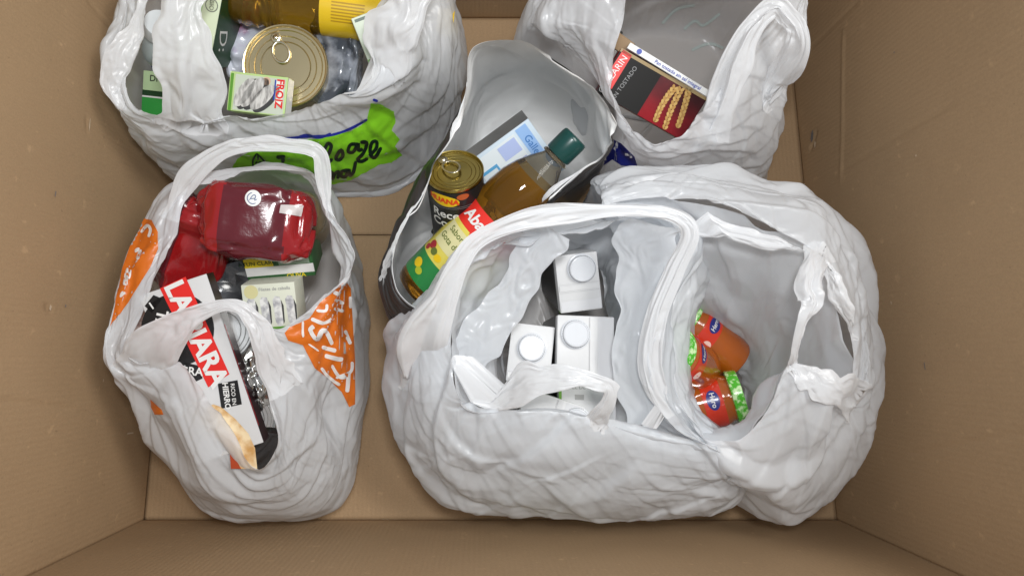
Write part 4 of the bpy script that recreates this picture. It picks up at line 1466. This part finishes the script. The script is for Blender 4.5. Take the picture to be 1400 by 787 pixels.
P0, P1 = W(572, 399, .175), W(792, 183, .282)
oa = (P1 - P0).normalized()
Lb = (P1 - P0).length
ob2 = Turned('oil_bottle', 'amber oil bottle with dark green cap and yellow and red label', 'bottle', P0, oa)
q = Lb / .30
prof = [(.030, 0), (.036, .003), (.0385, .012), (.0385, .052), (.0375, .056), (.0385, .060), (.0385, .150), (.0375, .154), (.039, .160), (.0395, .180), (.0375, .203),
        (.032, .222), (.024, .240), (.0165, .253), (.0145, .258), (.0145, .272)]
prof = [(r_, z_ * q) for r_, z_ in prof]
clear_top = mat('clear_bottle_neck', (.80, .70, .55), .03, trans=.95, ior=1.2)
ob2.part('bottle_body', prof, amber, 64, sharp=1.2, mats=[clear_top], fm=lambda c: 1 if c.z > .228 * q else 0)
ob2.part('cap', [(.0172, .262 * q), (.0180, .264 * q), (.0180, .289 * q), (.0172, .293 * q), (.0155, .2945 * q), (.0004, .2945 * q)], mat('dark_green_cap', (.004, .048, .042), .32, coat=.2), 48)
ob2.part('neck_ring', [(.0165, .2555 * q), (.019, .257 * q), (.019, .2595 * q), (.0165, .261 * q)], clear_top, 40)
br = lambda z: .0388
ob2.wrap('label', -110, 110, .056, .118, br, mat('pale_yellow_label', (.70, .60, .10), .3, coat=.3))
ob2.wrap('green_label', -110, 110, .020, .056, br, mat('green_label', (.02, .22, .05), .3, coat=.3))
ob2.wrap('red_label', -110, 110, .118, .150, br, mat('red_label', (.70, .03, .02), .3, coat=.3))
ob2.oval('label_oval', 20, .122, .022, .018, br, MATS['red_label'], .0007)
ob2.wrap('pale_panel', -60, 40, .076, .112, br, mat('pale_panel2', (.68, .64, .34), .35), .0007)
ob2.text('Abaco', -10, .134, .021, br, paper_white, bold=.03, shear=.2, off=.0012)
ob2.text('Sabor', -28, .104, .0115, br, mat('olive_ink', (.12, .16, .03), .4), bold=.01, off=.0011)
ob2.text('Gota de', -28, .090, .0115, br, MATS['olive_ink'], bold=.01, off=.0011)
for (a, z, s_, mm) in [(-50, .070, .007, 'dark_red'), (-36, .066, .006, 'olive_ink'), (-58, .062, .005, 'dark_red'), (-20, .064, .006, 'can_yellow'), (-45, .040, .008, 'can_yellow'), (-30, .034, .006, 'yellow_green')]:
    ob2.oval('label_picture', a, z, s_, s_ * .8, br, MATS[mm], .0009, 18, 3)

bb = Carton('cardboard_pack', 'pale blue and white printed box behind the oil bottle', 'box', (640, 222, .21), (722, 162, .235), (690, 290, .165), .05, mat('pale_blue_board', (.58, .68, .76), .38))
bb.rect('blue_panel', 'front', .76, .03, .93, .97, mat('sky_blue', (.30, .48, .78), .4))
bb.rect('light_panel', 'front', .04, .06, .72, .94, mat('bb_white', (.70, .76, .78), .4))
bb.rect('light_blue_panel', 'front', .42, .10, .70, .34, mat('lilac_blue', (.42, .50, .76), .4), 2)
bb.rect('yellow_panel', 'front', .38, .42, .48, .70, mat('soft_yellow', (.76, .58, .16), .4), 2)
bb.patch('blue_frame', 'front', [(.05, .28), (.30, .28), (.30, .84), (.27, .84), (.27, .33), (.05, .33)], mat('frame_blue', (.10, .35, .60), .4), 2)
bb.rect('red_print', 'front', .08, .50, .24, .56, mat('bb_red', (.55, .08, .08), .4), 2)
bb.text('Galletas', 'front', .845, .45, .014, mat('bb_blue', (.06, .20, .50), .4), rot=-90, bold=.01)
bb.rect('yellow_panel', 'front', .94, .55, .99, .80, MATS['soft_yellow'], 2)
for k in range(5):
    bb.rect('small_print', 'front', .50, .44 + .07 * k, .70, .465 + .07 * k, mat('print_violet', (.30, .33, .60), .4), 2)
bb.rect('dark_side', 'top', 0, 0, 1, 1, mat('grey_film_side', (.13, .12, .11), .12, coat=1, noise_amt=.5, noise_scale=20))

# --- packet in the bag with the loop handle
wine = blotch_mat('wine_red_print', (.035, .004, .006), (.26, .008, .014), 7, .38, .62, .42, coat=.1)
wine.node_tree.nodes['Principled BSDF'].inputs['Specular IOR Level'].default_value = 0.2
kb = Carton('cardboard_pack', 'dark red and black packet picturing golden wheat ears', 'box', (850, 66, .25), (968, 134, .235), (817, 126, .225), .045, wine)


def kf(x, y):
    d = ray(x, y)
    Mi = kb.M.inverted()
    a, b = Mi @ CAM, Mi.to_3x3() @ d
    p = a - b * (a.z / b.z)
    return ((p.x + kb.w / 2) / kb.w, (kb.h / 2 - p.y) / kb.h)


def kq(name, pts, m, lay):
    return kb.patch(name, 'front', [kf(*p) for p in pts], m, lay)


kb.rect('black_print', 'front', 0, .0, .48, 1, mat('warm_black', (.010, .009, .008), .42, spec=.2))
kb.rect('gold_edge', 'front', 0, 0, 1, .07, mat('dull_gold', (.30, .21, .09), .35), 2)
kb.rect('gold_edge', 'bottom', 0, .3, 1, .8, MATS['dull_gold'])
kq('red_banner', [(852, 68), (864, 76), (836, 122), (822, 114)][::-1], red, 2)
ka, kc = kf(832, 112), kf(852, 84)
kb.text('GALLARIN', 'front', *kf(838, 102), .012, paper_white, rot=-math.degrees(math.atan2((kc[1] - ka[1]) * kb.h, (kc[0] - ka[0]) * kb.w)), lay=3)
kb.text('PAN TOSTADO', 'front', *kf(852, 116), .008, MATS['can_grey'], rot=-math.degrees(math.atan2((kc[1] - ka[1]) * kb.h, (kc[0] - ka[0]) * kb.w)), lay=3)
grain = mat('wheat_gold', (.42, .22, .045), .5)
for (p0, p1, p2) in [((923, 120), (905, 138), (896, 164)), ((931, 122), (918, 145), (909, 174)), ((941, 124), (936, 148), (927, 172))]:
    for k in range(11):
        t = k / 10
        x = (1 - t) ** 2 * p0[0] + 2 * t * (1 - t) * p1[0] + t * t * p2[0]
        y = (1 - t) ** 2 * p0[1] + 2 * t * (1 - t) * p1[1] + t * t * p2[1]
        dx, dy = p2[0] - p0[0], p2[1] - p0[1]
        L_ = math.hypot(dx, dy)
        dx, dy = dx / L_, dy / L_
        w_ = 4.6 * (1 - .35 * t)
        for sd in (-1, 1):
            cx_, cy_ = x - dy * sd * w_ * .5, y + dx * sd * w_ * .5
            an = math.atan2(dy, dx) - sd * .5
            pts = [(cx_ + math.cos(an) * 3.6 * math.cos(a) - math.sin(an) * 2.1 * math.sin(a), cy_ + math.sin(an) * 3.6 * math.cos(a) + math.cos(an) * 2.1 * math.sin(a)) for a in [2 * math.pi * i / 9 for i in range(9)]]
            kq('wheat_grain_print', pts[::-1], grain if (k + (sd > 0)) % 2 else mat('wheat_gold_pale', (.52, .32, .085), .5), 2 + (k % 2))
side_b = Carton('cardboard_pack', 'narrow white box edge with small print behind the dark red packet', 'box', (862, 58, .255), (974, 126, .245), (857, 66, .252), .06, paper_white)
side_b.text('Pan tostado sin sal integral', 'front', .60, .5, .0065, blue, bold=.01)
side_b.disc('emblem', 'front', .13, .5, .0035, blue, 2)
Carton('cardboard_pack', 'plain brown box end beside the dark red packet', 'box', (846, 44, .245), (868, 60, .245), (834, 62, .236), .05, mat('kraft_board', (.26, .17, .09), .6))
Carton('cardboard_pack', 'black box corner beside the dark red packet, under the bag edge', 'box', (832, 30, .232), (852, 44, .232), (818, 56, .225), .05, MATS['warm_black'])
